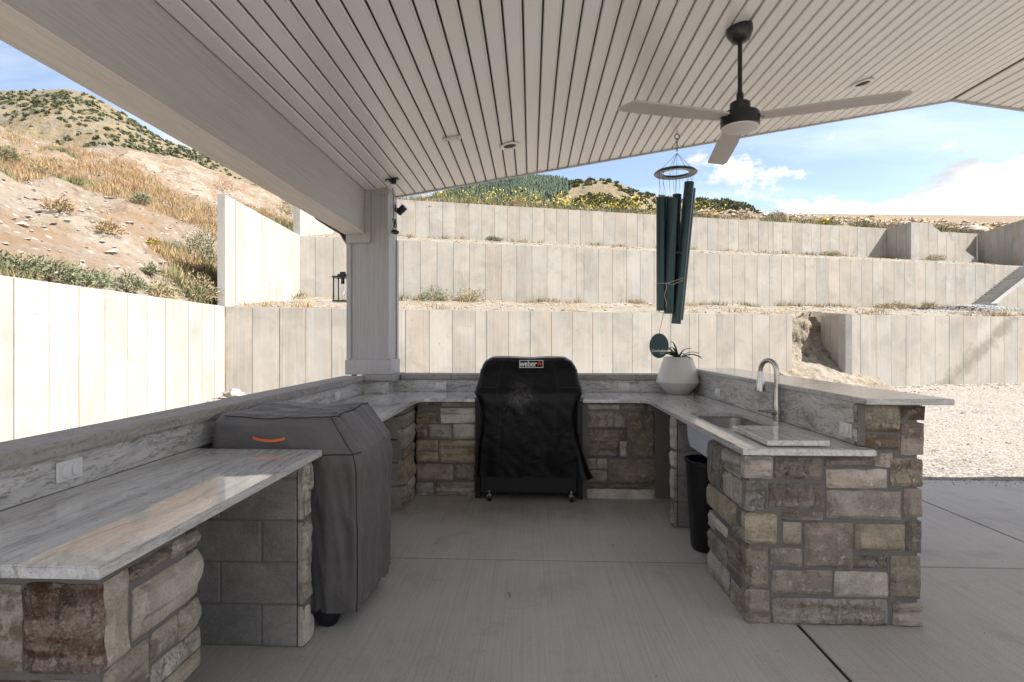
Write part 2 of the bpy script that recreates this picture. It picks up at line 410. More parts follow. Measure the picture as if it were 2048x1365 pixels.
def board_mat():
    m, t = newmat('taupe_ceiling_board'); g = t('ShaderNodeNewGeometry').outputs['Position']
    rnd = t('ShaderNodeObjectInfo').outputs['Random']
    a = t.noise(t.mapping(g, (1, .3, 1)), 1.6, 4, .6); b = t.noise(g, 90, 3, .6)
    c = t.mix(a, (.67, .65, .62), (.74, .72, .69)); c = t.mix(t.math('MULTIPLY', rnd, .12), c, (.50, .48, .455))
    dr = t('ShaderNodeTexVoronoi', {'feature': 'F1'}, Vector=t.mapping(g, (1, 1.0, 1)), Scale=24.0).outputs['Distance']
    where = t.ramp(t.noise(g, .8, 3, .5), [(.54, 0.0), (.62, 1.0)])
    c = t.mix(t.math('MULTIPLY', t.ramp(dr, [(.07, .8), (.11, 0.0)]), where), c, (.22, .19, .17))
    finish(t, c, .27, b, .04, .002, spec=.6); return m
M['board'] = board_mat()
M['dark'] = plain('dark_groove', (.02, .019, .018), .7)
M['black'] = plain('black_metal', (.012, .012, .014), .38, .0, var=.2, spec=.5)
M['blackp'] = plain('black_plastic', (.010, .010, .011), .42, var=.2, spec=.35)
M['steel'] = plain('brushed_steel', (.55, .53, .50), .26, 1.0, nscale=200, var=.1, bstr=.03)
M['steel_dark'] = plain('sink_steel', (.50, .47, .43), .28, 1.0, nscale=90, var=.15, bstr=.03)
M['white'] = plain('white_plastic', (.72, .72, .71), .4, var=.03)
M['sinkwhite'] = plain('white_sink_coating', (.60, .62, .66), .45, var=.06)
M['ceramic'] = plain('glazed_planter', (.62, .60, .57), .28, var=.05, nscale=6, bstr=.02, spec=.5)
M['orange'] = plain('orange_webbing', (.75, .16, .035), .7, var=.2, nscale=150, bstr=.3)
M['chime'] = plain('dark_green_tube', (.022, .052, .058), .24, .35, var=.25, nscale=70, bstr=.1)
M['cord'] = plain('pale_cord', (.45, .42, .38), .8)
M['darkcord'] = plain('dark_cord', (.05, .06, .06), .8)
M['blade'] = plain('taupe_fan_blade', (.44, .415, .38), .5, var=.08)
M['lens'] = plain('frosted_lens', (.62, .59, .55), .5, var=.03)
M['text'] = plain('white_print', (.8, .8, .8), .6, var=.02)
M['red'] = plain('red_print', (.65, .04, .02), .6, var=.05)
M['brown'] = plain('brown_gutter', (.035, .033, .034), .4, var=.15)
def fabric(name, col, rough, dust=0.0):
    m, t = newmat(name); g = t('ShaderNodeNewGeometry').outputs['Position']
    a = t.noise(g, 3.5, 5, .6, .4); wv = t.noise(g, 420, 2, .5); wr = t.noise(g, 9, 5, .62, .9)
    c = t.mix(a, tuple(x*.8 for x in col), tuple(x*1.18 for x in col))
    if dust:
        d = t('ShaderNodeVectorMath', {'operation': 'DISTANCE'}, i0=t.mapping(g, (1, .3, .75)), i1=(-.10, 1.50, .69)).outputs['Value']
        d = t.math('ADD', t.math('MULTIPLY', t.noise(g, 7, 6, .7, .6), .42), d)
        c = t.mix(t.math('MULTIPLY', t.ramp(d, [(.26, .6), (.36, 0.0)]), t.ramp(t.noise(g, 22, 6, .75, .8), [(.40, 0.0), (.6, 1.0)])), c, (.12, .11, .12))
        c = t.mix(t.ramp(t.noise(g, 14, 8, .78, .6), [(.6, 0.0), (.8, .25)]), c, (.035, .033, .036))
    h = t.math('ADD', t.math('MULTIPLY', wr, 1.0), t.math('MULTIPLY', wv, .04))
    finish(t, c, rough, h, .25 if dust else .45, .03, spec=.22 if dust else .35, Sheen_Weight=0.0 if dust else .1); return m
M['cover_grey'] = fabric('grey_cover_cloth', (.118, .108, .103), .60)
M['cover_black'] = fabric('black_vinyl_cover', (.004, .0037, .0045), .33, 1.0)
M['seam'] = plain('seam_binding', (.02, .019, .02), .8)
def glass_mat():
    m, t = newmat('clear_glass'); b = finish(t, (.9, .92, .95), .05, spec=.5); b.inputs['Transmission Weight'].default_value = 1.0; b.inputs['IOR'].default_value = 1.2; return m
M['glass'] = glass_mat()

def gravel_mat():
    m, t = newmat('crushed_gravel'); g = t('ShaderNodeNewGeometry').outputs['Position']
    v = t('ShaderNodeTexVoronoi', {'feature': 'F1'}, Vector=g, Scale=26.0)
    v3 = t('ShaderNodeTexVoronoi', {'feature': 'F1'}, Vector=g, Scale=8.0)
    big = t.noise(g, .5, 6, .65); mid = t.noise(g, 3, 6, .65)
    cc = t.ramp(t('ShaderNodeSeparateColor', Color=v.outputs['Color']).outputs[0], [(0.0, (0.104, 0.087, 0.070)), (.4, (0.187, 0.165, 0.141)), (.8, (0.296, 0.274, 0.248)), (1.0, (0.191, 0.187, 0.183))])
    c = t.mix(t.ramp(big, [(.4, 0.0), (.6, .35)]), cc, (.29, .245, .20))
    c = t.mix(t.ramp(mid, [(.55, 0.0), (.7, .3)]), c, (.42, .40, .38))
    c = t.mix(t.ramp(v.outputs['Distance'], [(.35, 0.0), (.75, .5)]), c, (.26, .22, .18))
    h = t.math('SUBTRACT', 1.0, t.math('ADD', v.outputs['Distance'], t.math('MULTIPLY', v3.outputs['Distance'], .6)))
    finish(t, c, .95, h, .8, .03, spec=.2); return m
M['gravel'] = gravel_mat()
def dirt_mat(name, a, b, c3, sc=1.0, grass=None):
    m, t = newmat(name); g = t('ShaderNodeNewGeometry').outputs['Position']
    big = t.noise(g, .22*sc, 7, .66, .3); mid = t.noise(g, 1.6*sc, 8, .7, .2); fine = t.noise(g, 9*sc, 6, .7)
    v = t('ShaderNodeTexVoronoi', {'feature': 'F1'}, Vector=g, Scale=3.2*sc)
    c = t.mix(t.ramp(big, [(.38, 0.0), (.62, 1.0)]), a, b)
    c = t.mix(t.ramp(mid, [(.52, 0.0), (.66, .75)]), c, c3)
    if grass: 
        c = t.mix(t.ramp(t.noise(g, .55*sc, 8, .72, .4), [(.47, 0.0), (.58, .8)]), c, grass)
    c = t.mix(t.ramp(fine, [(.32, .6), (.45, 0.0)]), c, tuple(x*.45 for x in a))
    c = t.mix(t.ramp(v.outputs['Distance'], [(.1, .35), (.22, 0.0)]), c, (.62, .58, .52))
    h = t.math('ADD', t.math('MULTIPLY', mid, 1.0), t.math('SUBTRACT', t.math('MULTIPLY', fine, .5), t.math('MULTIPLY', v.outputs['Distance'], .3)))
    finish(t, c, .95, h, .8, .22/sc, spec=.15); return m
M['dirt'] = dirt_mat('tan_hillside_dirt', (0.204, 0.160, 0.121), (0.252, 0.213, 0.172), (0.124, 0.084, 0.056), 1.0, (0.188, 0.121, 0.068))
M['cutdirt'] = dirt_mat('raw_cut_soil', (0.176, 0.139, 0.095), (0.237, 0.204, 0.163), (0.081, 0.058, 0.034), 3.4)
M['terrace'] = dirt_mat('terrace_gravelly_soil', (0.206, 0.181, 0.148), (0.245, 0.219, 0.186), (0.141, 0.116, 0.090), 2.4, (0.206, 0.155, 0.090))
M['berm'] = dirt_mat('reddish_plateau_soil', (0.191, 0.145, 0.111), (0.222, 0.172, 0.130), (0.153, 0.096, 0.065), 1.0, (0.168, 0.138, 0.077))
def mtn_mat():
    m, t = newmat('dry_mountain_slope'); g = t('ShaderNodeNewGeometry').outputs['Position']
    big = t.noise(g, .012, 8, .65, .3); mid = t.noise(g, .06, 9, .72, .3); fine = t.noise(g, .35, 6, .7)
    c = t.mix(t.ramp(big, [(.4, 0.0), (.6, 1.0)]), (0.261, 0.204, 0.126), (0.217, 0.165, 0.100))
    c = t.mix(t.ramp(mid, [(.50, 0.0), (.60, .85)]), c, (.18, .17, .15))
    c = t.mix(t.ramp(fine, [(.38, .7), (.52, 0.0)]), c, (.13, .125, .09))
    finish(t, c, .95, t.math('ADD', mid, t.math('MULTIPLY', fine, .4)), 1.0, 6.0, spec=.1); return m
M['mtn'] = mtn_mat()
def leafmat(name, a, b, sc=3.0, trans=.0):
    m, t = newmat(name); g = t('ShaderNodeNewGeometry').outputs['Position']
    n = t.noise(g, sc, 4, .6)
    c = t.mix(t.ramp(n, [(.35, 0.0), (.65, 1.0)]), a, b)
    b_ = finish(t, c, .75, spec=.2)
    return m
M['sage'] = leafmat('sage_leaves', (.10, .115, .06), (.21, .215, .13), 9)
M['drybush'] = leafmat('dry_twigs', (.22, .18, .10), (.36, .30, .18), 12)
M['drygrass'] = leafmat('straw_grass', (0.252, 0.165, 0.083), (0.348, 0.252, 0.139), 2.0)
M['greenweed'] = leafmat('green_weeds', (.095, .105, .045), (.18, .18, .085), 2.0)
M['rust'] = leafmat('rusty_weeds', (.22, .10, .05), (.36, .19, .09), 5)
M['flower'] = leafmat('yellow_petals', (.75, .52, .02), (.85, .65, .05), 9)
M['conifer'] = leafmat('conifer_needles', (.040, .062, .042), (.072, .098, .060), .05)
M['juniper'] = leafmat('juniper_foliage', (.075, .088, .045), (.15, .155, .085), .06)
M['agave'] = leafmat('spiky_leaf', (.018, .060, .028), (.055, .12, .055), 30)
M['rock'] = dirt_mat('pale_rock', (0.296, 0.252, 0.213), (0.383, 0.348, 0.309), (0.209, 0.157, 0.122), 5.0)
M['greyrock'] = plain('blue_grey_crushed_rock', (.30, .31, .32), .9, nscale=8, var=.5, bstr=.6)

# ================================================================== PATIO FLOOR
floor = bpy.data.objects.new('patio_floor', None); COL.objects.link(floor); ORG[floor] = Vector((0, 0, 0)); floor['kind'] = 'structure'
xs = [-2.05, 1.367, 3.55, 5.75, 7.95, 10.3]; ys = [-6.2, -2.85, .45, 3.75, 6.06]  # unseen rear slabs run on past the roof to bounce sunlight in
for i in range(len(xs)-1):
    for j in range(len(ys)-1):
        g = .009
        b = MB(); b.frame((xs[i]+g, ys[j]+g, -.12), (xs[i+1]-xs[i]-2*g, 0, 0), (0, ys[j+1]-ys[j]-2*g, 0), (0, 0, .12), .004)
        b.build('slab', M['slab'], floor)
b = MB(); b.box(-2.04, 10.29, -6.19, 6.05, -.3, -.007); b.build('slab_joint_base', M['dark'], floor)

# ================================================================== STONE helpers
PAL = [(.40, .375, .35), (.34, .31, .28), (.43, .41, .385), (.28, .25, .21), (.35, .315, .25), (.47, .45, .42), (.27, .25, .235), (.38, .35, .33)]
def stone(parent, o, a, b_, n, w_, h_, depth=.05, proud=.02, seed=0, color=None, ledge=None, name='stone', k=.0095, wob=.006):
    """rock-faced stone: corner o, width axis a, up axis b_, outward normal n"""
    rs = random.Random(seed*131+7)
    o = Vector(o); a = Vector(a); b_ = Vector(b_); n = Vector(n)
    nx = max(4, min(20, int(w_/.019))); ny = max(4, min(16, int(h_/.019)))
    lv = rs.uniform(.3, .7) if (ledge or (ledge is None and rs.random() < .35)) else None
    lsg = rs.choice([-1, 1]); V = []
    sd = Vector((rs.uniform(0, 50), rs.uniform(0, 50), rs.uniform(0, 50)))
    cr = min(w_, h_)*rs.uniform(.02, .09)
    for j in range(ny+1):
        for i in range(nx+1):
            u, v = i/nx, j/ny
            x, y = u*w_, v*h_
            q = mnoise.noise(sd+Vector((x*9, y*9, 0)))
            q2 = mnoise.noise(sd+Vector((x*28, y*28, 5)))
            ex, ey = min(x, w_-x), min(y, h_-y)
            # rounded corners
            dx, dy = cr-min(ex, cr), cr-min(ey, cr)
            d = math.hypot(dx, dy)
            if d > cr:
                f = cr/d; sx = 1 if x > w_/2 else -1; sy = 1 if y > h_/2 else -1
                x += -sx*(dx-dx*f); y += -sy*(dy-dy*f)
            e = min(ex, ey)
            zz_ = proud+q*k+q2*k*.35+(mnoise.turbulence(sd+Vector((x*11, y*13, 2)), 3, True)-.55)*k*1.1
            if lv is not None: zz_ += lsg*(.010 if v > lv else -.006)
            if e < 1e-6: zz_ = min(zz_, proud)-.016
            wx = wob*mnoise.noise(sd+Vector((y*14, 9, x*3))); wy = wob*mnoise.noise(sd+Vector((x*14, 19, y*3)))
            V.append(o+a*(x+wx)+b_*(y+wy)+n*max(zz_, .003))
    Fs = [(j*(nx+1)+i, j*(nx+1)+i+1, (j+1)*(nx+1)+i+1, (j+1)*(nx+1)+i) for j in range(ny) for i in range(nx)]
    bd = [i for i in range(nx+1)]+[j*(nx+1)+nx for j in range(1, ny+1)]+[ny*(nx+1)+i for i in range(nx-1, -1, -1)]+[j*(nx+1) for j in range(ny-1, 0, -1)]
    base = len(V)
    for q in bd:
        p = V[q]; V.append(p-n*((p-o).dot(n)+depth))
    m_ = len(bd)
    for q in range(m_):
        q2 = (q+1) % m_; Fs.append((bd[q2], bd[q], base+q, base+q2))
    if a.cross(b_).dot(n) < 0: Fs = [f[::-1] for f in Fs]
    mb = MB(); mb.add(V, Fs)
    if color is None: color = rs.choice(PAL)
    f = rs.uniform(.88, 1.12); color = tuple(min(.8, c*f) for c in color)
    return mb.build(name, M['stone'], parent, auto=24, color=color)
SEED = [0]
def nseed(): SEED[0] += 1; return SEED[0]
def faceY(parent, rects, Y, ox, oy, s, extra=None):
    """stones of a face that looks towards the camera, given as seen rectangles in the photograph"""
    for r in rects:
        x0, y0, x1, y1 = r[:4]; col = r[4] if len(r) > 4 else None
        p0 = onY(x0/s+ox, y1/s+oy, Y); p1 = onY(x1/s+ox, y1/s+oy, Y); p2 = onY(x0/s+ox, y0/s+oy, Y)
        sc_ = 1.0
        stone(parent, (p0.x, Y, p0.z), (1, 0, 0), (0, 0, 1), (0, -1, 0), p1.x-p0.x, p2.z-p0.z, seed=nseed(), color=col)
def faceX(parent, rects, X, ox, oy, s, sign, color=None):
    """side faces: (x0, x1, ytop at x0, ybottom at x0)"""
    for r in rects:
        x0, x1, yt, yb = r[:4]; col = r[4] if len(r) > 4 else color
        a_ = onX(x0/s+ox, yt/s+oy, X); b_ = onX(x0/s+ox, yb/s+oy, X); c_ = onX(x1/s+ox, yb/s+oy, X)
        y0, y1 = sorted((a_.y, c_.y)); z0, z1 = max(b_.z, .004), a_.z
        if z1-z0 < .01: continue
        stone(parent, (X, y0, z0), (0, 1, 0), (0, 0, 1), (sign, 0, 0), y1-y0, z1-z0, seed=nseed(), color=col)
def rubble(parent, o, a, n, W, H, rnd, color=None, gap=.014, hmin=.07, hmax=.17, wmin=.09, wmax=.3):
    """random coursed rubble for a face"""
    o = Vector(o); a = Vector(a); z = .01
    while z < H-.03:
        h = rnd.uniform(hmin, hmax)
        if H-z-h < hmin*.8: h = H-z-gap
        x = .004
        while x < W-.02:
            w_ = rnd.uniform(wmin, wmax)
            if W-x-w_ < wmin*.8: w_ = W-x-gap*.3
            stone(parent, o+a*x+Vector((0, 0, z)), a, (0, 0, 1), n, w_-gap, h-gap, seed=nseed(), color=color)
            x += w_
        z += h
def blocks(parent, x0, x1, y0, y1, H, stagger=0, h=.2, L=.4, axis='x', z0=0.0):
    """concrete blocks with recessed joints"""
    g = .005; r = 0; z = z0
    while z < H-.01:
        z1 = min(z+h, H)
        a0, a1 = (x0, x1) if axis == 'x' else (y0, y1)
        p = a0-((r+stagger) % 2)*L/2
        while p < a1-.01:
            s0, s1 = max(p, a0), min(p+L, a1)
            if s1-s0 > .02:
                b = MB()
                if axis == 'x': b.box(s0+g, s1-g, y0, y1, z+g, z1-g, .004)
                else: b.box(x0, x1, s0+g, s1-g, z+g, z1-g, .004)
                b.build('block', M['cmu'], parent)
            p += L
        z = z1; r += 1

CTOP, CTH = .915, .03       # counter height, slab thickness
CB = CTOP-CTH-.003

# ================================================================== BAR ISLAND (right)
isl = thing('stone_bar_island', 'tall stone bar island with raised granite bar top at the right', 'bar counter', (1.5, 2.95, 0))
IX0, IX1, IY = 1.125, 1.965, 2.97
b = MB(); b.box(IX0, 1.70, IY, 3.55, .002, CB); b.box(1.70, IX1, IY, 5.99, .002, 1.13); b.build('mortar_core', M['mortar'], isl)
OG, BR, LT, DK = (.36, .325, .25), (.24, .195, .165), (.60, .575, .54), (.19, .155, .14)
TP, GR = (.34, .30, .275), (.42, .415, .41)
faceY(isl, [(462, 512, 585, 610, LT), (462, 618, 557, 752, GR), (462, 762, 600, 895, OG), (462, 908, 562, 1093, (.35, .31, .26)), (462, 1100, 570, 1256, TP),
    (592, 517, 805, 612, TP), (567, 632, 808, 742, TP), (622, 755, 805, 793), (630, 802, 710, 903, OG), (573, 915, 713, 995, (.38, .35, .32)),
    (722, 803, 937, 1003, (.29, .255, .23)), (577, 1012, 843, 1116, TP), (853, 1018, 1088, 1130, LT), (582, 1135, 1088, 1253, (.38, .35, .335)),
    (817, 517, 1022, 555, TP), (1030, 497, 1112, 558, LT), (817, 567, 1087, 650, LT), (820, 662, 1147, 785, (.41, .38, .355)),
    (942, 810, 1165, 928, OG), (940, 950, 1085, 1005, (.27, .24, .22)),
    (982, 292, 1145, 405, (.36, .34, .26)), (982, 415, 1140, 480, BR), (1152, 292, 1253, 355, BR), (1150, 367, 1250, 505, (.28, .24, .225)),
    (1102, 520, 1243, 645, OG), (1160, 655, 1240, 780, TP), (1170, 795, 1237, 935, (.30, .27, .25)), (1100, 952, 1232, 1140, (.27, .245, .20)), (1110, 1155, 1242, 1262, TP)],
    IY, 1280, 680, 2.2018)
faceX(isl, [(560, 678, 400, 740, (.33, .33, .335)), (683, 812, 462, 632, GR), (685, 838, 645, 835, LT), (552, 775, 750, 925, (.42, .38, .30)),
    (558, 604, 965, 1090, GR), (610, 705, 1022, 1100, LT), (556, 700, 1112, 1262, GR), (712, 835, 1158, 1400, DK)], IX0, 1280, 780, 4.014, -1)
faceX(isl, [(82, 243, 402, 590, GR), (258, 362, 640, 870, (.42, .39, .35)), (292, 362, 180, 270, GR)], IX0, 1400, 1000, 4.096, -1)
rr = random.Random(5)
# outer bar face (towards the yard) and the far part of the bar wall
rubble(isl, (IX1, IY+.04, 0), (0, 1, 0), (1, 0, 0), 2.9, 1.12, rr)
# granite on the bar
b = MB(); b.box(1.674, 1.70, 2.985, 5.90, CTOP+.001, 1.134); o = b.build('backsplash', M['splash'], isl)
b = MB(); b.box(1.662, 1.70, 2.955, 2.985, CTOP+.003, 1.13); b.build('mortar_edge', M['mortar'], isl)
stone(isl, (1.662, 2.958, .935), (0, 1, 0), (0, 0, 1), (-1, 0, 0), .03, .065, depth=.012, proud=.006, seed=71, color=GR, k=.002)
stone(isl, (1.662, 2.958, 1.01), (0, 1, 0), (0, 0, 1), (-1, 0, 0), .03, .115, depth=.012, proud=.006, seed=72, color=GR, k=.002)
b = MB(); b.frame((1.66, 2.875, 1.136), (.425, 0, 0), (0, 3.09, 0), (0, 0, .030), .004); b.build('bar_top', M['granite_x'], isl)

# ================================================================== right counter with sink hole
def rounded(x0, x1, y0, y1, r, n=6):
    pts = []
    for cx, cy, a0 in ((x1-r, y0+r, -90), (x1-r, y1-r, 0), (x0+r, y1-r, 90), (x0+r, y0+r, 180)):
        for k in range(n+1):
            a = R(a0+90*k/n); pts.append((cx+r*math.cos(a), cy+r*math.sin(a)))
    return pts
def slab_poly(name, poly, z1, th, mat, parent, holes=(), bev=.004):
    """polygon slab (optionally with a hole) with a small arris"""
    import bmesh
    bm = bmesh.new()
    def loop(pts, z): return [bm.verts.new((p[0], p[1], z)) for p in pts]
    ed = []
    for pts in [poly]+list(holes):
        vs = loop(pts, z1)
        for i in range(len(vs)): ed.append(bm.edges.new((vs[i], vs[(i+1) % len(vs)])))
    bmesh.ops.triangle_fill(bm, use_beauty=True, use_dissolve=False, edges=ed)
    bmesh.ops.recalc_face_normals(bm, faces=bm.faces[:])
    for f in bm.faces:
        if f.normal.z < 0: f.normal_flip()
    r = bmesh.ops.extrude_face_region(bm, geom=bm.faces[:])
    vv = [e for e in r['geom'] if isinstance(e, bmesh.types.BMVert)]
    for v in vv: v.co.z -= th
    bmesh.ops.recalc_face_normals(bm, faces=bm.faces[:])
    bm.edges.ensure_lookup_table()
    rim = [e for e in bm.edges if len(e.link_faces) == 2 and abs(e.link_faces[0].normal.dot(e.link_faces[1].normal)) < .5 and abs(e.verts[0].co.z-z1) < 1e-5 and abs(e.verts[1].co.z-z1) < 1e-5]
    try: bmesh.ops.bevel(bm, geom=rim, offset=bev, segments=2, affect='EDGES')
    except Exception: pass
    me = bpy.data.meshes.new(name); off = ORG[parent] if parent else Vector((0, 0, 0))
    for v in bm.verts: v.co -= off
    bm.to_mesh(me); bm.free(); me.materials.append(mat)
    o = bpy.data.objects.new(name, me); COL.objects.link(o)
    if parent: o.parent = parent
    ORG[o] = off; return o
def arc(cx, cy, r, a0, a1, n=6): return [(cx+r*math.cos(R(a0+(a1-a0)*k/n)), cy+r*math.sin(R(a0+(a1-a0)*k/n))) for k in range(n+1)]
XL, XR, YF, YB = -1.033, 1.054, 5.175, 5.88
GX0, GX1 = -.515, .475
poly = [(XR, 2.862), (1.700, 2.862), (1.700, 2.952), (1.671, 2.952), (1.671, YB-.003), (GX1, YB-.003), (GX1, YF)]+arc(XR-.10, YF-.10, .10, 90, 0)
o = slab_poly('countertop', poly, CTOP, CTH, M['granite'], None, [rounded(1.175, 1.56, 3.50, 4.28, .09)])
tag(o, 'L-shaped granite counter with the sink cut-out on the right', 'countertop')
poly = [(GX0, YF), (GX0, YB-.003), (-1.437, YB-.003), (-1.437, 5.617), (-1.684, 5.617), (-1.684, 3.50), (XL, 3.50)]+arc(XL+.10, YF-.10, .10, 180, 90)
o = slab_poly('countertop', poly, CTOP, CTH, M['granite'], None)
tag(o, 'L-shaped granite counter behind the grey covered cart, beside the column', 'countertop')
poly = [(XL, 1.307), (XL, 2.755), (-1.684, 2.755), (-1.684, 1.307)]
o = slab_poly('countertop', poly, CTOP, CTH, M['granite'], None)
tag(o, 'straight glossy granite counter nearest the camera at left', 'countertop')

# small granite offcut on the counter
b = MB(); b.frame((1.20, 2.925, CTOP+.004), (.31, 0, 0), (0, .495, 0), (0, 0, .03), .003)
o = b.build('granite_board', M['granite'], None, base=(1.35, 3.17, CTOP+.004)); tag(o, 'loose granite sink cut-out lying on the counter beside the sink', 'cutting board')

# sink
sk = thing('undermount_sink', 'stainless undermount sink set into the granite counter', 'sink', (1.37, 3.9, CB))
def bowl(x0, x1, y0, y1, r, ztop, zbot, inset, th, name, mat, flip):
    rings = []
    for z, d in ((ztop, 0), (zbot+.09, .006), (zbot+.03, .02), (zbot, inset)):
        rings.append([(p[0], p[1], z) for p in rounded(x0+d, x1-d, y0+d, y1-d, r)])
    n = len(rings[0]); V = [p for g_ in rings for p in g_]; Fs = []
    for i in range(len(rings)-1):
        for k in range(n):
            k2 = (k+1) % n; f = (i*n+k, i*n+k2, (i+1)*n+k2, (i+1)*n+k); Fs.append(f if flip else f[::-1])
    f = tuple((len(rings)-1)*n+k for k in range(n)); Fs.append(f if flip else f[::-1])
    mb = MB(); mb.add(V, Fs); return mb.build(name, mat, sk, auto=50)
bowl(1.185, 1.55, 3.51, 4.27, .08, CB-.001, .665, .07, 0, 'bowl', M['steel_dark'], True)
bowl(1.150, 1.585, 3.44, 4.32, .10, CB-.004, .645, .11, 0, 'outer_shell', M['sinkwhite'], False)
b = MB(); b.lathe([(.045, .0), (.045, .003), (.03, .003), (.0, .0015)], (1.37, 3.95, .667)); b.build('drain', M['steel'], sk, auto=40)

# faucet
fc = thing('faucet', 'brushed steel gooseneck kitchen faucet behind the sink', 'faucet', (1.632, 3.83, CTOP))
b = MB(); b.lathe([(.030, .0), (.030, .008), (.027, .01), (.027, .09), (.025, .11), (.022, .15), (.019, .22)], (1.632, 3.83, CTOP+.001), n=24); b.build('body', M['steel'], fc, auto=40)
dv = Vector((-.055, .13, 0)); dl = dv.length; dn = dv/dl; base = Vector((1.632, 3.83, CTOP))
pts = [base+Vector((0, 0, .20)), base+Vector((0, 0, .27)), base+Vector((0, 0, .33))]
for k in range(1, 11):
    a = math.pi*k/11; pts.append(base+dn*(dl/2*(1-math.cos(a)))+Vector((0, 0, .33+.075*math.sin(a))))
pts.append(base+dv+Vector((0, 0, .325)))
b = MB(); b.tube(pts, .0165, 14); b.build('neck', M['steel'], fc, auto=60)
b = MB(); b.lathe([(.015, .335), (.019, .31), (.027, .24), (.035, .195), (.034, .188), (.0, .188)][::-1], base+dv, n=22); b.build('spray_head', M['steel'], fc, auto=40)
b = MB(); b.lathe([(.021, -.035), (.023, -.03), (.023, .03), (.021, .035)], base+Vector((.0, 0, .06)), (1, .3, 0), 20)
b.tube([base+Vector((-.03, 0, .065)), base+Vector((-.075, -.01, .07)), base+Vector((-.125, -.02, .074))], [.013, .010, .008], 10); b.build('lever_handle', M['steel'], fc, auto=40)

# ================================================================== BACK WALL pieces beside the grill
def backwall(x0, x1, label, rects, blockx=None):
    t_ = thing('stone_counter_base', label, 'stone wall', ((x0+x1)/2, 5.25, 0))
    b = MB(); b.box(x0, x1, 5.245, 5.85, .002, CB); b.build('mortar_core', M['mortar'], t_)
    faceY(t_, rects, 5.245, 650, 680, 2.56)
    if blockx: blocks(t_, blockx[0], blockx[1], 5.215, 5.243, CB-.003, 0, .2, .4)
    return t_
backwall(-1.06, GX0, 'low rubble stone base left of the black covered grill',
    [(467, 316, 590, 342), (598, 316, 773, 342), (467, 370, 585, 425, OG), (592, 350, 773, 425, LT), (467, 432, 520, 505, BR), (530, 434, 648, 506, LT), (655, 432, 773, 505, LT),
     (467, 515, 578, 566, OG), (467, 572, 578, 628, OG), (585, 515, 773, 628, (.31, .27, .18)), (467, 636, 655, 718, TP), (665, 636, 773, 718, TP), (467, 730, 556, 800, GR), (565, 728, 773, 803, TP)])
backwall(GX1, 1.33, 'low rubble stone base right of the black covered grill',
    [(1343, 330, 1506, 357, LT), (1515, 330, 1646, 360), (1653, 332, 1688, 360, GR), (1343, 366, 1545, 456, TP), (1556, 370, 1688, 603, (.23, .20, .16)), (1343, 464, 1504, 600, TP),
     (1509, 464, 1545, 515, BR), (1511, 522, 1545, 598, LT), (1343, 608, 1390, 662, TP), (1396, 608, 1446, 662, LT), (1343, 669, 1443, 728, LT), (1453, 613, 1687, 733, (.28, .24, .215)), (1343, 739, 1687, 757), (1343, 763, 1687, 820, LT)],
    (1.345, 1.72))

# ================================================================== block piers with stone ends
def block_pier(label, x0, x1, y0, y1, side, rnd, stag=0):
    t_ = thing('block_pier', label, 'pier', ((x0+x1)/2, y0, 0))
    blocks(t_, x0, x1, y0, y1, CB, stag)
    b = MB(); b.box(x0+.006, x1-.006, y0+.005, y1-.005, .002, CB-.002); b.build('mortar_core', M['blockmortar'], t_)
    xs_ = x1 if side > 0 else x0
    b = MB()
    if side > 0: b.box(x1, x1+.030, y0+.004, y1-.004, .002, CB-.003)
    else: b.box(x0-.030, x0, y0+.004, y1-.004, .002, CB-.003)
    b.build('mortar_bed', M['mortar'], t_)
    z = .005
    while z < CB-.03:
        h = rnd.choice([.14, .2, .26, .32, .4])
        if CB-z-h < .1: h = CB-z-.004
        if side > 0: stone(t_, (x1+.022, y0-.002, z), (0, 1, 0), (0, 0, 1), (1, 0, 0), y1-y0+.004, h-.012, depth=.018, proud=.022, seed=nseed(), color=LT, k=.008)
        else: stone(t_, (x0-.022, y0-.002, z), (0, 1, 0), (0, 0, 1), (-1, 0, 0), y1-y0+.004, h-.012, depth=.018, proud=.022, seed=nseed(), color=LT, k=.008)
        z += h
    return t_
block_pier('thin grey block pier under the nearest counter, in front of the grey cart', -1.68, -1.105, 2.63, 2.72, 1, random.Random(3))
block_pier('thin grey block pier under the sink counter behind the black bin', 1.135, 1.70, 4.44, 4.53, -1, random.Random(4), 1)
# pier behind the cart (stone faced, two sides)
pr = thing('block_pier', 'block pier behind the grey cart, with stone on its aisle side', 'pier', (-1.3, 4.8, 0))
blocks(pr, -1.68, -1.105, 4.80, 4.90, CB)
b = MB(); b.box(-1.67, -1.09, 4.83, 5.24, .002, CB-.002); b.build('mortar_core', M['mortar'], pr)
zs_ = [.004, .10, .21, .44, .52, .70, .82, CB]
for i in range(7):
    w0 = 0.0
    if i % 3 == 1: stone(pr, (-1.09, 4.80, zs_[i]), (0, 1, 0), (0, 0, 1), (1, 0, 0), .16, zs_[i+1]-zs_[i]-.012, seed=nseed()); w0 = .175
    stone(pr, (-1.09, 4.80+w0, zs_[i]), (0, 1, 0), (0, 0, 1), (1, 0, 0), .42-w0, zs_[i+1]-zs_[i]-.012, seed=nseed(), color=random.choice([LT, OG, TP]))

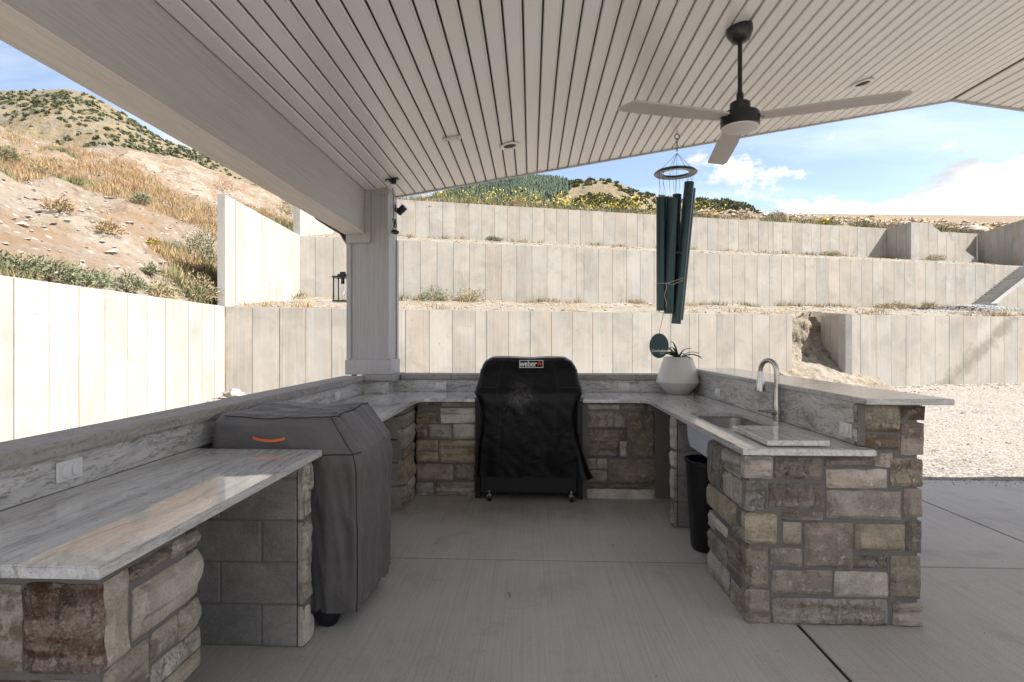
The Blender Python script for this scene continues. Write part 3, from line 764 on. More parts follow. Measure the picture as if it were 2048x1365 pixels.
# near left stone pier
np_ = thing('stone_pier', 'rubble stone pier with large brown stone under the nearest counter', 'pier', (-1.35, 1.36, 0))
NY, NX = 1.375, -1.085
b = MB(); b.box(-1.68, NX, NY, 1.73, .002, CB); b.build('mortar_core', M['mortar'], np_)
faceY(np_, [(240, 402, 975, 1265, (.125, .078, .050)), (-330, 402, 225, 1235, (.30, .285, .235)), (480, 1335, 950, 1800, (.36, .34, .31)), (-60, 1340, 410, 1800, (.24, .14, .09)), (-900, 402, -345, 900, (.33, .3, .28)), (-900, 920, -345, 1800)], NY, 0, 1080, 4.79)
faceX(np_, [(985, 1222, 400, 1255, (.44, .405, .36)), (1237, 1618, 262, 405, (.36, .32, .28)), (1642, 1885, 30, 195, (.36, .34, .31)), (1255, 1885, 480, 985, (.50, .48, .44)),
    (1695, 1890, 690, 985, (.42, .40, .36)), (1435, 1685, 905, 1180, (.46, .44, .39)), (985, 1410, 1262, 1700, (.25, .23, .19)), (1445, 1905, 1215, 1440, (.50, .49, .48)), (1450, 1905, 1460, 1640, (.44, .42, .38))], NX, 0, 1080, 4.79, 1)

# ================================================================== KNEE WALL with cap, backsplash (left and back)
kw = thing('knee_wall', 'low stone-capped wall with granite backsplash round the patio edge', 'wall', (-1.78, 3.5, 0))
b = MB(); b.box(-1.845, -1.705, -3.3, 6.07, .002, 1.038); b.box(-1.704, 1.97, 5.895, 6.07, .002, 1.038); b.build('block_core', M['cmu'], kw)
b = MB(); b.box(-1.704, -1.687, -3.3, 5.64, CTOP+.001, 1.037); b.build('backsplash', M['splash'], kw)
b = MB(); b.box(-1.43, 1.672, 5.88, 5.894, CTOP+.001, 1.037); b.build('backsplash', M['splash'], kw)
def capstone(o, a, b_, L, D, seed, parent=kw, th=.058):
    """cap stone: top sawn, front edge (along a, at -b side) rock faced"""
    n = max(3, int(L/.05)); V = []; rs = random.Random(seed); sd = Vector((seed*3.1, 0, 0))
    o, a, b_ = Vector(o), Vector(a), Vector(b_)
    rows = 5
    for i in range(n+1):
        x = L*i/n
        for j in range(rows+1):
            v = j/rows; q = mnoise.noise(sd+Vector((x*14, v*3, seed)))*.009+mnoise.noise(sd+Vector((x*45, v*9, seed)))*.005
            bulge = -.006*(v > .05)*(v < .95)
            if j == rows: q *= .4
            V.append(o+a*x+b_*(q+bulge)+Vector((0, 0, th*v)))
        V.append(o+a*x+b_*D+Vector((0, 0, th))); V.append(o+a*x+b_*D)
    m_ = rows+3; Fs = []
    for i in range(n):
        for j in range(m_):
            j2 = (j+1) % m_; Fs.append((i*m_+j, (i+1)*m_+j, (i+1)*m_+j2, i*m_+j2))
    Fs.append(tuple(range(m_))[::-1]); Fs.append(tuple(n*m_+j for j in range(m_)))
    if a.cross(b_).z < 0: Fs = [f[::-1] for f in Fs]
    mb = MB(); mb.add(V, Fs); return mb.build('cap_stone', M['cap'], parent)
yb = [-3.2, -1.6, -.1, 1.55, 2.60, 4.05, 5.56]
for i in range(len(yb)-1): capstone((-1.667, yb[i+1]-.003, 1.042), (0, -1, 0), (-1, 0, 0), yb[i+1]-yb[i]-.006, .191, 11+i)
xb = [-1.36, -.83, .17, 1.08, 1.655]
for i in range(len(xb)-1): capstone((xb[i]+.003, 5.862, 1.042), (1, 0, 0), (0, 1, 0), xb[i+1]-xb[i]-.006, .235, 31+i)
# column pier
cp = thing('column_pier', 'short stone-capped pier under the painted column', 'pier', (-1.6, 5.8, 0))
b = MB(); b.box(-1.70, -1.44, 5.635, 5.89, .002, 1.037); b.build('pier_core', M['cmu'], cp)
b = MB(); b.box(-1.685, -1.425, 5.62, 5.634, CTOP+.001, 1.037); b.box(-1.439, -1.425, 5.634, 5.878, CTOP+.001, 1.037); b.build('backsplash', M['splash'], cp)
capstone((-1.70, 5.575, 1.043), (1, 0, 0), (0, 1, 0), .325, .53, 51, cp, .059)

# ================================================================== COLUMN
cl = thing('porch_column', 'taupe painted wood column standing on the corner pier', 'column', (-1.657, 5.88, 1.10))
CX0, CX1, CY0, CY1, CZ = -1.873, -1.437, 5.665, 6.085, 1.104
b = MB(); b.box(CX0+.014, CX1-.014, CY0+.014, CY1-.014, CZ, 2.98); b.build('panel', M['trim_panel'], cl)
b = MB()
tw = .045
for (x0, x1, y0, y1) in ((CX0, CX0+tw, CY0, CY0+.013), (CX1-tw*.55, CX1, CY0, CY0+.013), (CX1-.013, CX1, CY0+.0135, CY0+.13), (CX1-.013, CX1, CY1-.07, CY1), (CX0, CX0+.013, CY0+.0135, CY0+.07), (CX0, CX0+.013, CY1-.07, CY1)):
    b.box(x0, x1, y0, y1, CZ+.155, 2.528)
b.build('corner_trim', M['trim'], cl)
b = MB(); b.box(CX0-.012, CX1+.012, CY0-.012, CY1+.012, CZ-.001, CZ+.15, .003); b.build('base_trim', M['trim'], cl)
b = MB(); b.box(CX0, CX0+.245, CY0-.022, CY0+.013, 2.44, 2.526); b.box(CX0+.196, CX0+.245, CY0-.020, CY0+.013, 2.527, 2.975); b.build('saddle_trim', M['beam'], cl)
b = MB(); b.box(CX0+.25, CX1-.0, CY0+.001, CY0+.012, 2.93, 2.985); b.build('head_trim', M['beam'], cl)

# ================================================================== ROOF
RX0, RZ0, SL, RXR = -1.679, 2.966, .1608, 4.35
RZR = RZ0+SL*(RXR-RX0); YE, YS = 6.06, -1.0  # YS cuts the unseen rear roof short to let more daylight under it
rf = thing('patio_roof', 'gabled patio roof with taupe tongue-and-groove board ceiling', 'roof', (RX0, YE, RZ0))
sn = Vector((1, 0, SL)).normalized(); up = Vector((-SL, 0, 1)).normalized()
L1 = (Vector((RXR, 0, RZR))-Vector((RX0, 0, RZ0))).length
bw = .1105; nb = int(L1/bw)+1
def boards(o, d, upv, n, L):
    for i in range(n):
        s0, s1 = i*bw+.0055, min((i+1)*bw-.0055, L)
        if s1-s0 < .02: continue
        p = Vector(o)+d*s0
        A, B_, C_ = d*(s1-s0), Vector((0, YE-YS-.03, 0)), upv*.018
        mb = MB(); V = []
        e = .007
        # v-grooved board: bevelled lower arrises, shallow bead line
        prof = [(0, .018), (0, .007), (e*.8, 0), (s1-s0-.016, 0), (s1-s0-.014, .003), (s1-s0-.011, .003), (s1-s0-.009, 0), (s1-s0-e*.8, 0), (s1-s0, .007), (s1-s0, .018)]
        for yy in (0, 1):
            for (a_, h_) in prof: V.append(p+d*a_+upv*h_+B_*yy)
        m_ = len(prof); Fs = [tuple(range(m_)), tuple(range(m_, 2*m_))[::-1]]
        for q in range(m_): q2 = (q+1) % m_; Fs.append((q, m_+q, m_+q2, q2))
        mb.add(V, Fs); mb.build('ceiling_board', M['board'], rf)
boards((RX0, YS+.015, RZ0), sn, up, nb, L1-.01)
sn2 = Vector((1, 0, -SL)).normalized(); up2 = Vector((SL, 0, 1)).normalized()
boards((RXR+.012, YS+.015, RZR), sn2, up2, 44, 4.9)
b = MB()
def rslab(x0, x1, h0, h1, y0, y1, mb):
    z = lambda x: RZ0+SL*(x-RX0) if x <= RXR else RZR-SL*(x-RXR)
    V = [(x, y, z(x)+h) for x in (x0, x1) for y in (y0, y1) for h in (h0, h1)]
    mb.add(V, [(0, 1, 3, 2), (4, 6, 7, 5), (0, 4, 5, 1), (2, 3, 7, 6), (0, 2, 6, 4), (1, 5, 7, 3)])
rslab(-2.35, RXR, .022, .10, YS, YE-.03, b); rslab(RXR, 9.3, .022, .10, YS, YE-.03, b); b.build('roof_deck', M['dark'], rf)
b = MB(); rslab(-2.36, RXR, -.012, .14, YE-.028, YE, b); rslab(RXR, 9.3, -.012, .14, YE-.028, YE, b); b.build('fascia', M['beam'], rf)
b = MB(); rslab(-2.4, RXR, .102, .112, YS, YE+.03, b); rslab(RXR, 9.3, .102, .112, YS, YE+.03, b); b.build('roof_edge_metal', M['brown'], rf)
b = MB(); b.box(RXR+3.33, RXR+6.4, YS+.02, YE-.03, 2.90, 2.93); 
# left beam
bm_ = thing('roof_beam', 'deep taupe wrapped beam carrying the left roof edge', 'beam', (-1.78, 3, 2.53))
b = MB(); b.box(-1.887, -1.679, YS, 5.655, 2.534, 3.05); b.build('beam_wrap', M['beam'], bm_)
b = MB(); b.box(-1.889, -1.676, YS, 5.654, 2.5275, 2.5335); b.build('beam_soffit', M['beam_low'], bm_)
b = MB(); b.box(CX0+.01, CX1-.02, 5.67, 6.03, 2.985, 3.02); b.build('beam_block', M['beam'], bm_)
# right eave beam and posts stand outside the frame
b = MB(); b.box(8.9, 9.1, YS, 6.0, 2.5, 2.98); o = b.build('roof_beam', M['beam'], None, base=(9.0, 1.5, 2.5)); tag(o, 'far right roof beam beyond the frame', 'beam')

# ================================================================== CEILING FITTINGS
def ceil_pt(u, y):
    r = ray(u, y); k = (RZ0+SL*(0-RX0)-HC)/(r.z-SL*r.x); return Vector((0, 0, HC))+r*k
def downlight(u, y, label):
    c = ceil_pt(u, y); t_ = thing('recessed_light', label, 'ceiling light', c, 'recessed ceiling lights')
    b = MB(); b.lathe([(.058, .0), (.088, -.002), (.092, -.008), (.088, -.013), (.062, -.012), (.056, -.004)], c, up, 36); b.build('trim_ring', M['board'], t_, auto=40)
    b = MB(); b.lathe([(.062, -.0035), (.05, .02), (.042, .05)], c+up*.0, up, 28); 
    b.lathe([(.0, -.004), (.058, -.0045), (.0, -.005)], c, up, 28); b.build('baffle', M['dark'], t_)
downlight(1019, 291, 'round recessed light in the ceiling left of the fan')
downlight(1725, 166, 'round recessed light in the ceiling right of the fan')
c = ceil_pt(903, 275)
t_ = thing('mounting_bracket', 'small flat bracket screwed to the ceiling boards', 'bracket', c)
b = MB(); b.frame(c-sn*.075-Vector((0, .02, 0))-up*.016, sn*.15, Vector((0, .05, 0)), up*.015, .003); b.build('plate', M['lens'], t_)
b = MB()
for k in (-.045, .045): b.lathe([(.006, -.001), (.006, .002), (.0, .003)], c+sn*k-up*.016, -up, 10)
b.build('screw', M['black'], t_)

# fan
fx = ceil_pt(1478, 56); fan = thing('ceiling_fan', 'black three-blade ceiling fan with taupe blades and long downrod', 'ceiling fan', fx)
b = MB(); b.lathe([(.080, .0), (.082, .012), (.078, .04), (.055, .085), (.03, .098), (.0, .1)][::-1], fx, -up, 36); b.build('canopy', M['black'], fan, auto=40)
zr = 2.80; cx, cy = fx.x+.006, fx.y
b = MB(); b.lathe([(.014, zr+.16), (.014, fx.z-.07)], (cx, cy, 0), n=20); b.build('downrod', M['black'], fan, auto=40)
b = MB(); b.lathe([(.018, .235), (.022, .225), (.022, .185), (.050, .175), (.062, .165), (.062, .115), (.085, .108), (.112, .10), (.118, .09), (.118, .022), (.112, .014)][::-1], (cx, cy, zr), n=44); b.build('motor_housing', M['black'], fan, auto=35)
b = MB(); b.lathe([(.111, .016), (.111, .006), (.095, -.004), (.0, -.008)][::-1], (cx, cy, zr), n=44); b.build('light_lens', M['lens'], fan, auto=40)
for ang, rl in ((338, .90), (199, .84), (81, .92)):
    a = R(ang); d = Vector((math.cos(a), math.sin(a), 0)); q = Vector((-math.sin(a), math.cos(a), 0)); pit = R(2)
    qq = q*math.cos(pit)+Vector((0, 0, math.sin(pit))); nn = d.cross(qq)
    z0 = zr+.070; c0 = Vector((cx, cy, z0)); V = []; m_ = 14
    for i in range(m_+1):
        s = i/m_; r_ = .12+(rl-.12)*s; wd = .054+.018*min(1, s*2.5)
        w1 = wd-(.02*max(0, (s-.93)/.07)); drop = -.012*s
        for side in (-1, 1):
            ext = (.05 if side > 0 else 0)*(1 if i == m_ else 0)
            for h in (-.007, .007): V.append(c0+d*(r_-ext)+qq*(side*w1)+nn*h+Vector((0, 0, drop)))
    Fs = []
    for i in range(m_):
        o_, p_ = i*4, (i+1)*4
        Fs += [(o_, o_+2, p_+2, p_), (o_+1, p_+1, p_+3, o_+3), (o_, p_, p_+1, o_+1), (o_+2, o_+3, p_+3, p_+2)]
    Fs += [(0, 1, 3, 2), (m_*4, m_*4+2, m_*4+3, m_*4+1)]
    mb = MB(); mb.add(V, Fs); bl = mb.build('blade', M['blade'], fan)
    b = MB(); b.frame(c0+d*.085-qq*.022-nn*.008, d*.06, qq*.044, nn*.016, .003); b.build('blade_holder', M['black'], bl)

# ================================================================== WIND CHIME
hk = ceil_pt(1354, 262); wc = thing('wind_chime', 'large dark green six-tube wind chime hanging from a ceiling hook', 'wind chime', hk)
def C(u, y, dz=0.0): return P(u, 5.41+dz, y=y)
b = MB()
b.tube([hk+Vector((0, 0, .01)), hk-Vector((0, 0, .03))], .004, 8)
def linkring(c, r, ax, rr_=.0035, sq=1.6):
    pts = []
    for k in range(16):
        a = 2*math.pi*k/16; pts.append(Vector(c)+Vector((math.cos(a)*r*(1-ax), math.cos(a)*r*ax, math.sin(a)*r*sq)))
    b.tube(pts, rr_, 6, closed=True)
top_ = hk-Vector((0, 0, .055))
linkring(top_, .021, 0, .0045, 1.2)
for k in range(4): linkring(top_-Vector((0, 0, .04+.03*k)), .010, k % 2, .003)
b.build('hook_and_chain', M['black'], wc, auto=50)
knot = top_-Vector((0, 0, .16))
rc = C(1351, 346)
b = MB()
pr_ = []
for k in range(48):
    a = 2*math.pi*k/48; pr_.append((math.cos(a), math.sin(a)))
V = []
sec = [(.125, -.008), (.13, .010), (.155, .020), (.185, .014), (.203, -.004), (.195, -.014), (.15, -.012)]
for (cx_, sy_) in pr_:
    for (r_, h_) in sec: V.append(rc+Vector((cx_*r_, sy_*r_, h_)))
m_ = len(sec); Fs = []
for i in range(48):
    i2 = (i+1) % 48
    for j in range(m_): j2 = (j+1) % m_; Fs.append((i*m_+j, i2*m_+j, i2*m_+j2, i*m_+j2))
b.add(V, Fs); b.build('suspension_ring', M['chime'], wc, auto=40)
tubes = [((1322, 396), (1322.5, 622), -.05, .045), ((1329, 396), (1331, 618), .07, .043), ((1344.5, 397), (1337.5, 628), -.09, .045), ((1354, 390), (1346, 600), .09, .043), ((1378.6, 365), (1352, 648), -.04, .045), ((1382.5, 378), (1357, 640), .08, .043)]
cords = []
for (tp, bt, dz, rad) in tubes:
    A = C(*tp, dz); B_ = C(*bt, dz*.5)
    b = MB(); d = (A-B_); L = d.length; b.lathe([(rad, .0), (rad, L), (rad-.004, L), (rad-.004, L-.05), (0, L-.05)], B_, d, 24); b.lathe([(rad-.004, .0), (rad-.004, .03), (0, .03)], B_, d, 24)
    b.build('tube', M['chime'], wc, auto=40)
    a_ = math.atan2(A.y-rc.y, A.x-rc.x); ra = rc+Vector((math.cos(a_)*.155, math.sin(a_)*.155, 0))
    cords.append((A, ra))
b = MB()
for (A, ra) in cords:
    for s in (-1, 1): b.tube([A+Vector((s*.018, 0, 0)), ra+Vector((s*.018, 0, 0))], .0016, 5)
for k in range(5):
    a = 2*math.pi*k/5+.4; b.tube([rc+Vector((math.cos(a)*.165, math.sin(a)*.165, .016)), knot], .0018, 5)
st_ = C(1350, 508)
b.tube([knot, st_], .0018, 5); b.tube([st_, C(1333, 600), C(1318, 668)], .0022, 5)
b.build('suspension_cord', M['darkcord'], wc)
b = MB(); b.lathe([(.0, -.014), (.075, -.014), (.083, 0), (.075, .014), (0, .014)], st_, n=28); b.build('striker', M['chime'], wc, auto=40)
b = MB()
pts = [C(1314, 567, -.12), C(1332, 567, -.15), C(1350, 562, -.15), C(1366, 556, -.1), C(1364, 562, -.13), C(1345, 570, -.16), C(1330, 566, -.15)]
b.tube(pts, .0028, 6); pts = [C(1331+2*math.sin(k*1.3), 566+k*7, -.15) for k in range(8)]; b.tube(pts, .0028, 6)
b.build('tie_string', M['cord'], wc)
sc_ = C(1318, 692); b = MB()
V = []; n_ = 32
for h in (-.003, .003):
    for k in range(n_):
        a = 2*math.pi*k/n_; V.append(sc_+Vector((math.cos(a)*.091, h, math.sin(a)*.119)))
b.add(V, [tuple(range(n_))[::-1], tuple(range(n_, 2*n_))]+[(k, (k+1) % n_, n_+(k+1) % n_, n_+k) for k in range(n_)])
sail = b.build('wind_sail', M['chime'], wc)
for p in sail.data.polygons: p.use_smooth = False
sail.data.flip_normals() if sail.data.polygons[0].normal.y > 0 else None
def text(body, size, loc, mat, parent, name='lettering', rotz=0, sx=1.0, bold=.0):
    cu = bpy.data.curves.new(name, 'FONT'); cu.body = body; cu.size = size; cu.align_x = 'CENTER'; cu.align_y = 'CENTER'; cu.extrude = .0004; cu.offset = bold
    tmp = bpy.data.objects.new('tmp', cu); COL.objects.link(tmp)
    bpy.context.view_layer.update()
    me = bpy.data.meshes.new_from_object(tmp.evaluated_get(bpy.context.evaluated_depsgraph_get()))
    bpy.data.objects.remove(tmp); me.materials.append(mat)
    for v in me.vertices: v.co.x *= sx
    me.name = name
    o = bpy.data.objects.new(name, me); COL.objects.link(o); o.parent = parent
    o.location = Vector(loc)-ORG[parent]; o.rotation_euler = (R(90), 0, rotz); ORG[o] = Vector(loc); return o
text('Corinthian', .036, sc_+Vector((.008, -.0045, -.048)), M['text'], sail, bold=.0006)
text('BELLS', .017, sc_+Vector((.028, -.0045, -.074)), M['text'], sail)

# ================================================================== PLANTER
pc = onZ(1360.5, 790, CTOP); pc = Vector((pc.x, pc.y+.09, CTOP+.001))
pl_ = thing('planter', 'white angular ceramic pot on the back right counter corner', 'planter', pc)
b = MB(); b.lathe([(.0, .0), (.100, .0), (.108, .004), (.208, .112), (.215, .122), (.211, .134), (.138, .365), (.133, .370), (.127, .366), (.127, .30), (.0, .30)], pc, n=48); b.build('pot', M['ceramic'], pl_, auto=25)
b = MB(); b.lathe([(.126, .335), (.06, .342), (.0, .345)], pc, n=24); b.build('potting_soil', M['mortar'], pl_)
ag = thing('agave_plant', 'small spiky green succulent growing in the white pot', 'plant', pc+Vector((0, 0, .34)))
rs = random.Random(12)
for k in range(26):
    a = rs.uniform(0, 2*math.pi); ln = rs.uniform(.18, .32); lift = rs.uniform(.7, 1.35); d = Vector((math.cos(a), math.sin(a), 0)); q = Vector((-math.sin(a), math.cos(a), 0))
    V = []; n_ = 7; p = pc+Vector((0, 0, .34))+d*.012; ang = lift
    for i in range(n_+1):
        s = i/n_; wd = .0125*(1-s**1.6)+.0006
        V += [p+q*wd+Vector((0, 0, .004)), p-Vector((0, 0, .002)), p-q*wd+Vector((0, 0, .004))]
        p = p+(d*math.cos(ang)+Vector((0, 0, math.sin(ang))))*(ln/n_); ang -= rs.uniform(.12, .30)
    Fs = []
    for i in range(n_):
        for j in (0, 1): Fs.append((i*3+j, i*3+j+1, i*3+j+4, i*3+j+3))
    mb = MB(); mb.add(V, Fs); mb.build('leaf', M['agave'], ag, smooth=True)

# ================================================================== OUTLETS
def outlet(c, a, n, label):
    c, a, n = Vector(c), Vector(a), Vector(n); z = Vector((0, 0, 1)); t_ = thing('power_outlet', label, 'outlet', c, 'white twin outlets along the backsplash')
    b = MB(); b.frame(c-a*.058-z*.037+n*.001, a*.116, z*.074, n*.006, .002) if a.cross(z).dot(n) > 0 else b.frame(c+a*.058-z*.037+n*.001, -a*.116, z*.074, n*.006, .002)
    b.build('cover_plate', M['white'], t_)
    for s in (-.024, .024):
        b = MB(); V = []
        m_ = 16
        for (r_, h_) in ((1.0, .006), (1.0, .014), (.85, .018)):
            for k in range(m_):
                th = 2*math.pi*k/m_; V.append(c+a*(s+math.cos(th)*.019*r_)+z*(math.sin(th)*.026*r_)+n*h_)
        Fs = [(i*m_+k, i*m_+(k+1) % m_, (i+1)*m_+(k+1) % m_, (i+1)*m_+k) for i in range(2) for k in range(m_)]+[tuple(2*m_+k for k in range(m_))]
        if a.cross(z).dot(n) < 0: Fs = [f[::-1] for f in Fs]
        b.add(V, Fs); b.build('socket_cover', M['white'], t_)
outlet(onX(137, 940, -1.687), (0, 1, 0), (1, 0, 0), 'outlet above the nearest left counter')
p = onX(674, 790, -1.687); outlet((-1.687, p.y, .968), (0, 1, 0), (1, 0, 0), 'outlet on the left backsplash just beyond the grey covered cart')
p = onY(881.5, 770, 5.88); outlet((p.x, 5.88, .974), (1, 0, 0), (0, -1, 0), 'outlet on the back wall between the column and the grill')
p = onY(1247.5, 771, 5.88); outlet((p.x, 5.88, .972), (1, 0, 0), (0, -1, 0), 'outlet on the back wall between the grill and the planter')
p = onX(1436, 786, 1.674); outlet((1.674, p.y, p.z), (0, 1, 0), (-1, 0, 0), 'outlet on the bar backsplash between planter and faucet')
p = onX(1693, 860, 1.674); outlet((1.674, p.y, p.z), (0, 1, 0), (-1, 0, 0), 'outlet at the near end of the bar backsplash')

# ================================================================== BIN
bn = thing('trash_can', 'black slim plastic wastebasket under the sink counter', 'trash can', (1.30, 4.0, 0))
def rrect(x0, x1, y0, y1, r, z, n=6): return [(p[0], p[1], z) for p in rounded(x0, x1, y0, y1, r, n)]
rings = [rrect(1.130, 1.405, 3.90, 4.12, .09, .004), rrect(1.125, 1.410, 3.895, 4.125, .095, .02), rrect(1.095, 1.435, 3.86, 4.15, .105, .60), rrect(1.087, 1.443, 3.852, 4.158, .108, .603), rrect(1.087, 1.443, 3.852, 4.158, .108, .625), rrect(1.100, 1.430, 3.865, 4.145, .10, .625), rrect(1.135, 1.400, 3.905, 4.115, .08, .03)]
n_ = len(rings[0]); V = [p for g_ in rings for p in g_]; Fs = [tuple(range(n_))[::-1], tuple((len(rings)-1)*n_+k for k in range(n_))]
for i in range(len(rings)-1): Fs += [(i*n_+k, i*n_+(k+1) % n_, (i+1)*n_+(k+1) % n_, (i+1)*n_+k) for k in range(n_)]
b = MB(); b.add(V, Fs); b.build('bin_body', M['blackp'], bn, auto=40)

# ================================================================== CLOTH COVERS
def cover(rows, disp, name, mat, parent, n=200, close=True):
    """stacked rounded-rectangle rings; rows: (z, x0, x1, y0, y1, r)"""
    V = []; N = None; R_ = []
    for ri, (z, x0, x1, y0, y1, r) in enumerate(rows):
        r = min(r, (x1-x0)/2-.001, (y1-y0)/2-.001)
        per = [(x0+r, y0, x1-r, y0, 'l', 0, -1), (x1-r, y0+r, r, -90, 'a'), (x1, y0+r, x1, y1-r, 'l', 1, 0), (x1-r, y1-r, r, 0, 'a'), (x1-r, y1, x0+r, y1, 'l', 0, 1), (x0+r, y1-r, r, 90, 'a'), (x0, y1-r, x0, y0+r, 'l', -1, 0), (x0+r, y0+r, r, 180, 'a')]
        ring = []
        q = n//4; ca = 6; lin = q-ca
        for s in per:
            if s[4] == 'l':
                for k in range(lin):
                    t_ = (k+.0)/lin; ring.append((s[0]+(s[2]-s[0])*t_, s[1]+(s[3]-s[1])*t_, s[5], s[6]))
            else:
                for k in range(ca):
                    a = R(s[3]+90*k/ca); ring.append((s[0]+s[2]*math.cos(a), s[1]+s[2]*math.sin(a), math.cos(a), math.sin(a)))
        N = len(ring)
        for k, (x, y, nx, ny) in enumerate(ring):
            dx, dy, dz = disp(x, y, z, nx, ny, ri, k/N); V.append((x+dx, y+dy, z+dz))
    Fs = []
    for i in range(len(rows)-1):
        for k in range(N): k2 = (k+1) % N; Fs.append((i*N+k, i*N+k2, (i+1)*N+k2, (i+1)*N+k))
    if close: Fs.append(tuple((len(rows)-1)*N+k for k in range(N)))
    mb = MB(); mb.add(V, Fs); o = mb.build(name, mat, parent, smooth=True); return o, N, V
def lerp_rows(keys, n):
    out_ = []
    for i in range(len(keys)-1):
        m_ = n[i]
        for k in range(m_):
            t_ = k/m_; out_.append(tuple(a+(b_-a)*t_ for a, b_ in zip(keys[i], keys[i+1])))
    out_.append(keys[-1]); return out_
N3 = lambda x, y, z: mnoise.noise(Vector((x, y, z)))
cart = thing('covered_cart', 'grey cloth covered cooking cart with an orange pull strap', 'covered cart', (-1.25, 3.13, 0))
def fold(x, y, z): return .55-abs(N3(x, y, z))*2.2
def d1(x, y, z, nx, ny, ri, s):
    low = max(0, min(1, (.98-z)/.5))
    arc_ = s*23
    f = (.040*N3(arc_*.42, z*.9, 1)+.022*fold(arc_*.9, z*.8+3, 4)+.012*fold(arc_*2.0+z, z*1.5, 9))*low
    f += .010*N3(x*4+9, y*4, z*7)+.007*fold(x*7, y*7+z*3, z*6)
    f += .022*math.exp(-((z-.72)/.28)**2)*(1 if nx > .5 else 0)
    if ny < -.5 and x > -1.15: f += .018*math.exp(-((x+1.05)/.07)**2)*math.exp(-((z-.86)/.07)**2)
    vz = 0
    if z > .90: vz = .010*N3(x*3.5, y*9, 3)+.009*fold(x*5+y*9, y*14, 7)-.012*math.exp(-((x+1.3)/.22)**2)
    hem = (.024*N3(arc_*1.4, 2, 8)) if z < .2 else 0
    return nx*f, ny*f, vz+hem
rows = lerp_rows([(.085, -1.62, -.868, 2.80, 3.47, .05), (.45, -1.635, -.862, 2.795, 3.48, .05), (.80, -1.64, -.875, 2.79, 3.48, .055), (.885, -1.64, -.885, 2.785, 3.48, .06), (1.035, -1.63, -.975, 2.795, 3.475, .05), (1.068, -1.60, -1.005, 2.825, 3.46, .035), (1.080, -1.54, -1.04, 2.88, 3.42, .03), (1.078, -1.32, -1.25, 3.10, 3.20, .02)], [20, 18, 8, 10, 6, 5, 12])
o, N_, V = cover(rows, d1, 'cloth_cover', M['cover_grey'], cart, 320)
def ring_pts(V, N, row, k0, k1, out_=.003):
    pts = [Vector(V[row*N+k % N]) for k in range(k0, k1)]
    c = Vector((sum(p.x for p in pts)/len(pts), sum(p.y for p in pts)/len(pts), 0))
    return pts
q = N_//4
seam = MB()
seam.tube([p+Vector((0, -.001, 0)) for p in ring_pts(V, N_, 46, 0, q+2)], .0032, 6)
seam.tube([Vector(V[r_*N_+q-3]) for r_ in range(0, 62)], .0032, 6)
seam.tube([p+Vector((0, 0, .001)) for p in ring_pts(V, N_, 62, 0, 2*q)], .0032, 6)
seam.build('seam_piping', M['seam'], cart)
b = MB()
hp = []
for k in range(13):
    t_ = k/12; u_ = 506+64*t_; y_ = 876+5.5*math.sin(math.pi*t_)+1.5*t_
    hp.append(onY(u_, y_, 2.772-.018*math.sin(math.pi*t_)))
V2 = []
for p in hp: V2 += [p+Vector((0, 0, .0065)), p+Vector((0, -.003, .0065)), p+Vector((0, -.003, -.0065)), p+Vector((0, 0, -.0065))]
Fs = []
for i in range(12):
    for j in range(4): j2 = (j+1) % 4; Fs.append((i*4+j, (i+1)*4+j, (i+1)*4+j2, i*4+j2))
Fs += [(0, 1, 2, 3), (51, 50, 49, 48)]
b.add(V2, Fs); b.build('pull_strap', M['orange'], cart)
def caster(c, parent, r=.035, stem=True, rim=None, ax=(1, .15, 0)):
    c = Vector(c)
    b = MB(); b.lathe([(r*.8, -.016), (r, -.012), (r, .012), (r*.8, .016), (0, .017)], c+Vector((0, 0, r)), ax, 24); wh = b.build('wheel', M['blackp'], parent, auto=40)
    if rim:
        b = MB(); b.lathe([(r*.86, .0165), (r*.92, .018), (r*.8, .019), (r*.8, .0185)], c+Vector((0, 0, r)), ax, 20); b.build('rim', rim, wh)
    if stem:
        b = MB(); b.frame(c+Vector((-.022, -.02, r*1.2)), (.044, 0, 0), (0, .04, 0), (0, 0, r*1.05), .004); b.lathe([(.012, r*2), (.012, r*3.4)], c, n=12); b.build('caster_fork', M['steel'], parent, auto=40)
caster((-1.03, 2.835, .001), cart, .058, False, None, (.25, -1, 0))
caster((-.93, 3.40, .001), cart, .042, False, M['steel']); caster((-1.55, 2.86, .001), cart, .042, False); caster((-1.55, 3.40, .001), cart, .042, False)
b = MB(); b.box(-1.58, -.92, 2.86, 3.42, .09, .86); b.build('cart_body', M['blackp'], cart)

# grill
gr = thing('covered_grill', 'barbecue grill under a black fitted cover in the counter gap', 'grill', (0, 5.35, 0))
GC = -.022
def d2(x, y, z, nx, ny, ri, s):
    f = .006*N3(x*7, y*7, z*6)+.006*N3(x*16+z*12, y*9, z*17+x*9)
    low = max(0, min(1, (.85-z)/.7)); f += (.018*N3(s*26, z*1.6, 2)+.01*N3(s*55, z*2, 7))*low
    if z < .9 and nx > .3: f += .115*max(0, (.62-abs(z-.22)*1.6))*max(0, (.80-z))*2.6*(1 if ny < .4 else .3)
    vz = 0
    if z > 1.2: vz = .010*abs(math.sin((x-GC)*4.4))-.004+.004*N3(x*8, y*8, 3)
    if z < .26: vz += .012*N3(s*30, 1, 1)-(.035 if nx < .3 else 0)*0
    return nx*f, ny*f*.8, vz
def grow(z, hw, y0, y1, r): return (z, GC-hw, GC+hw, y0, y1, r)
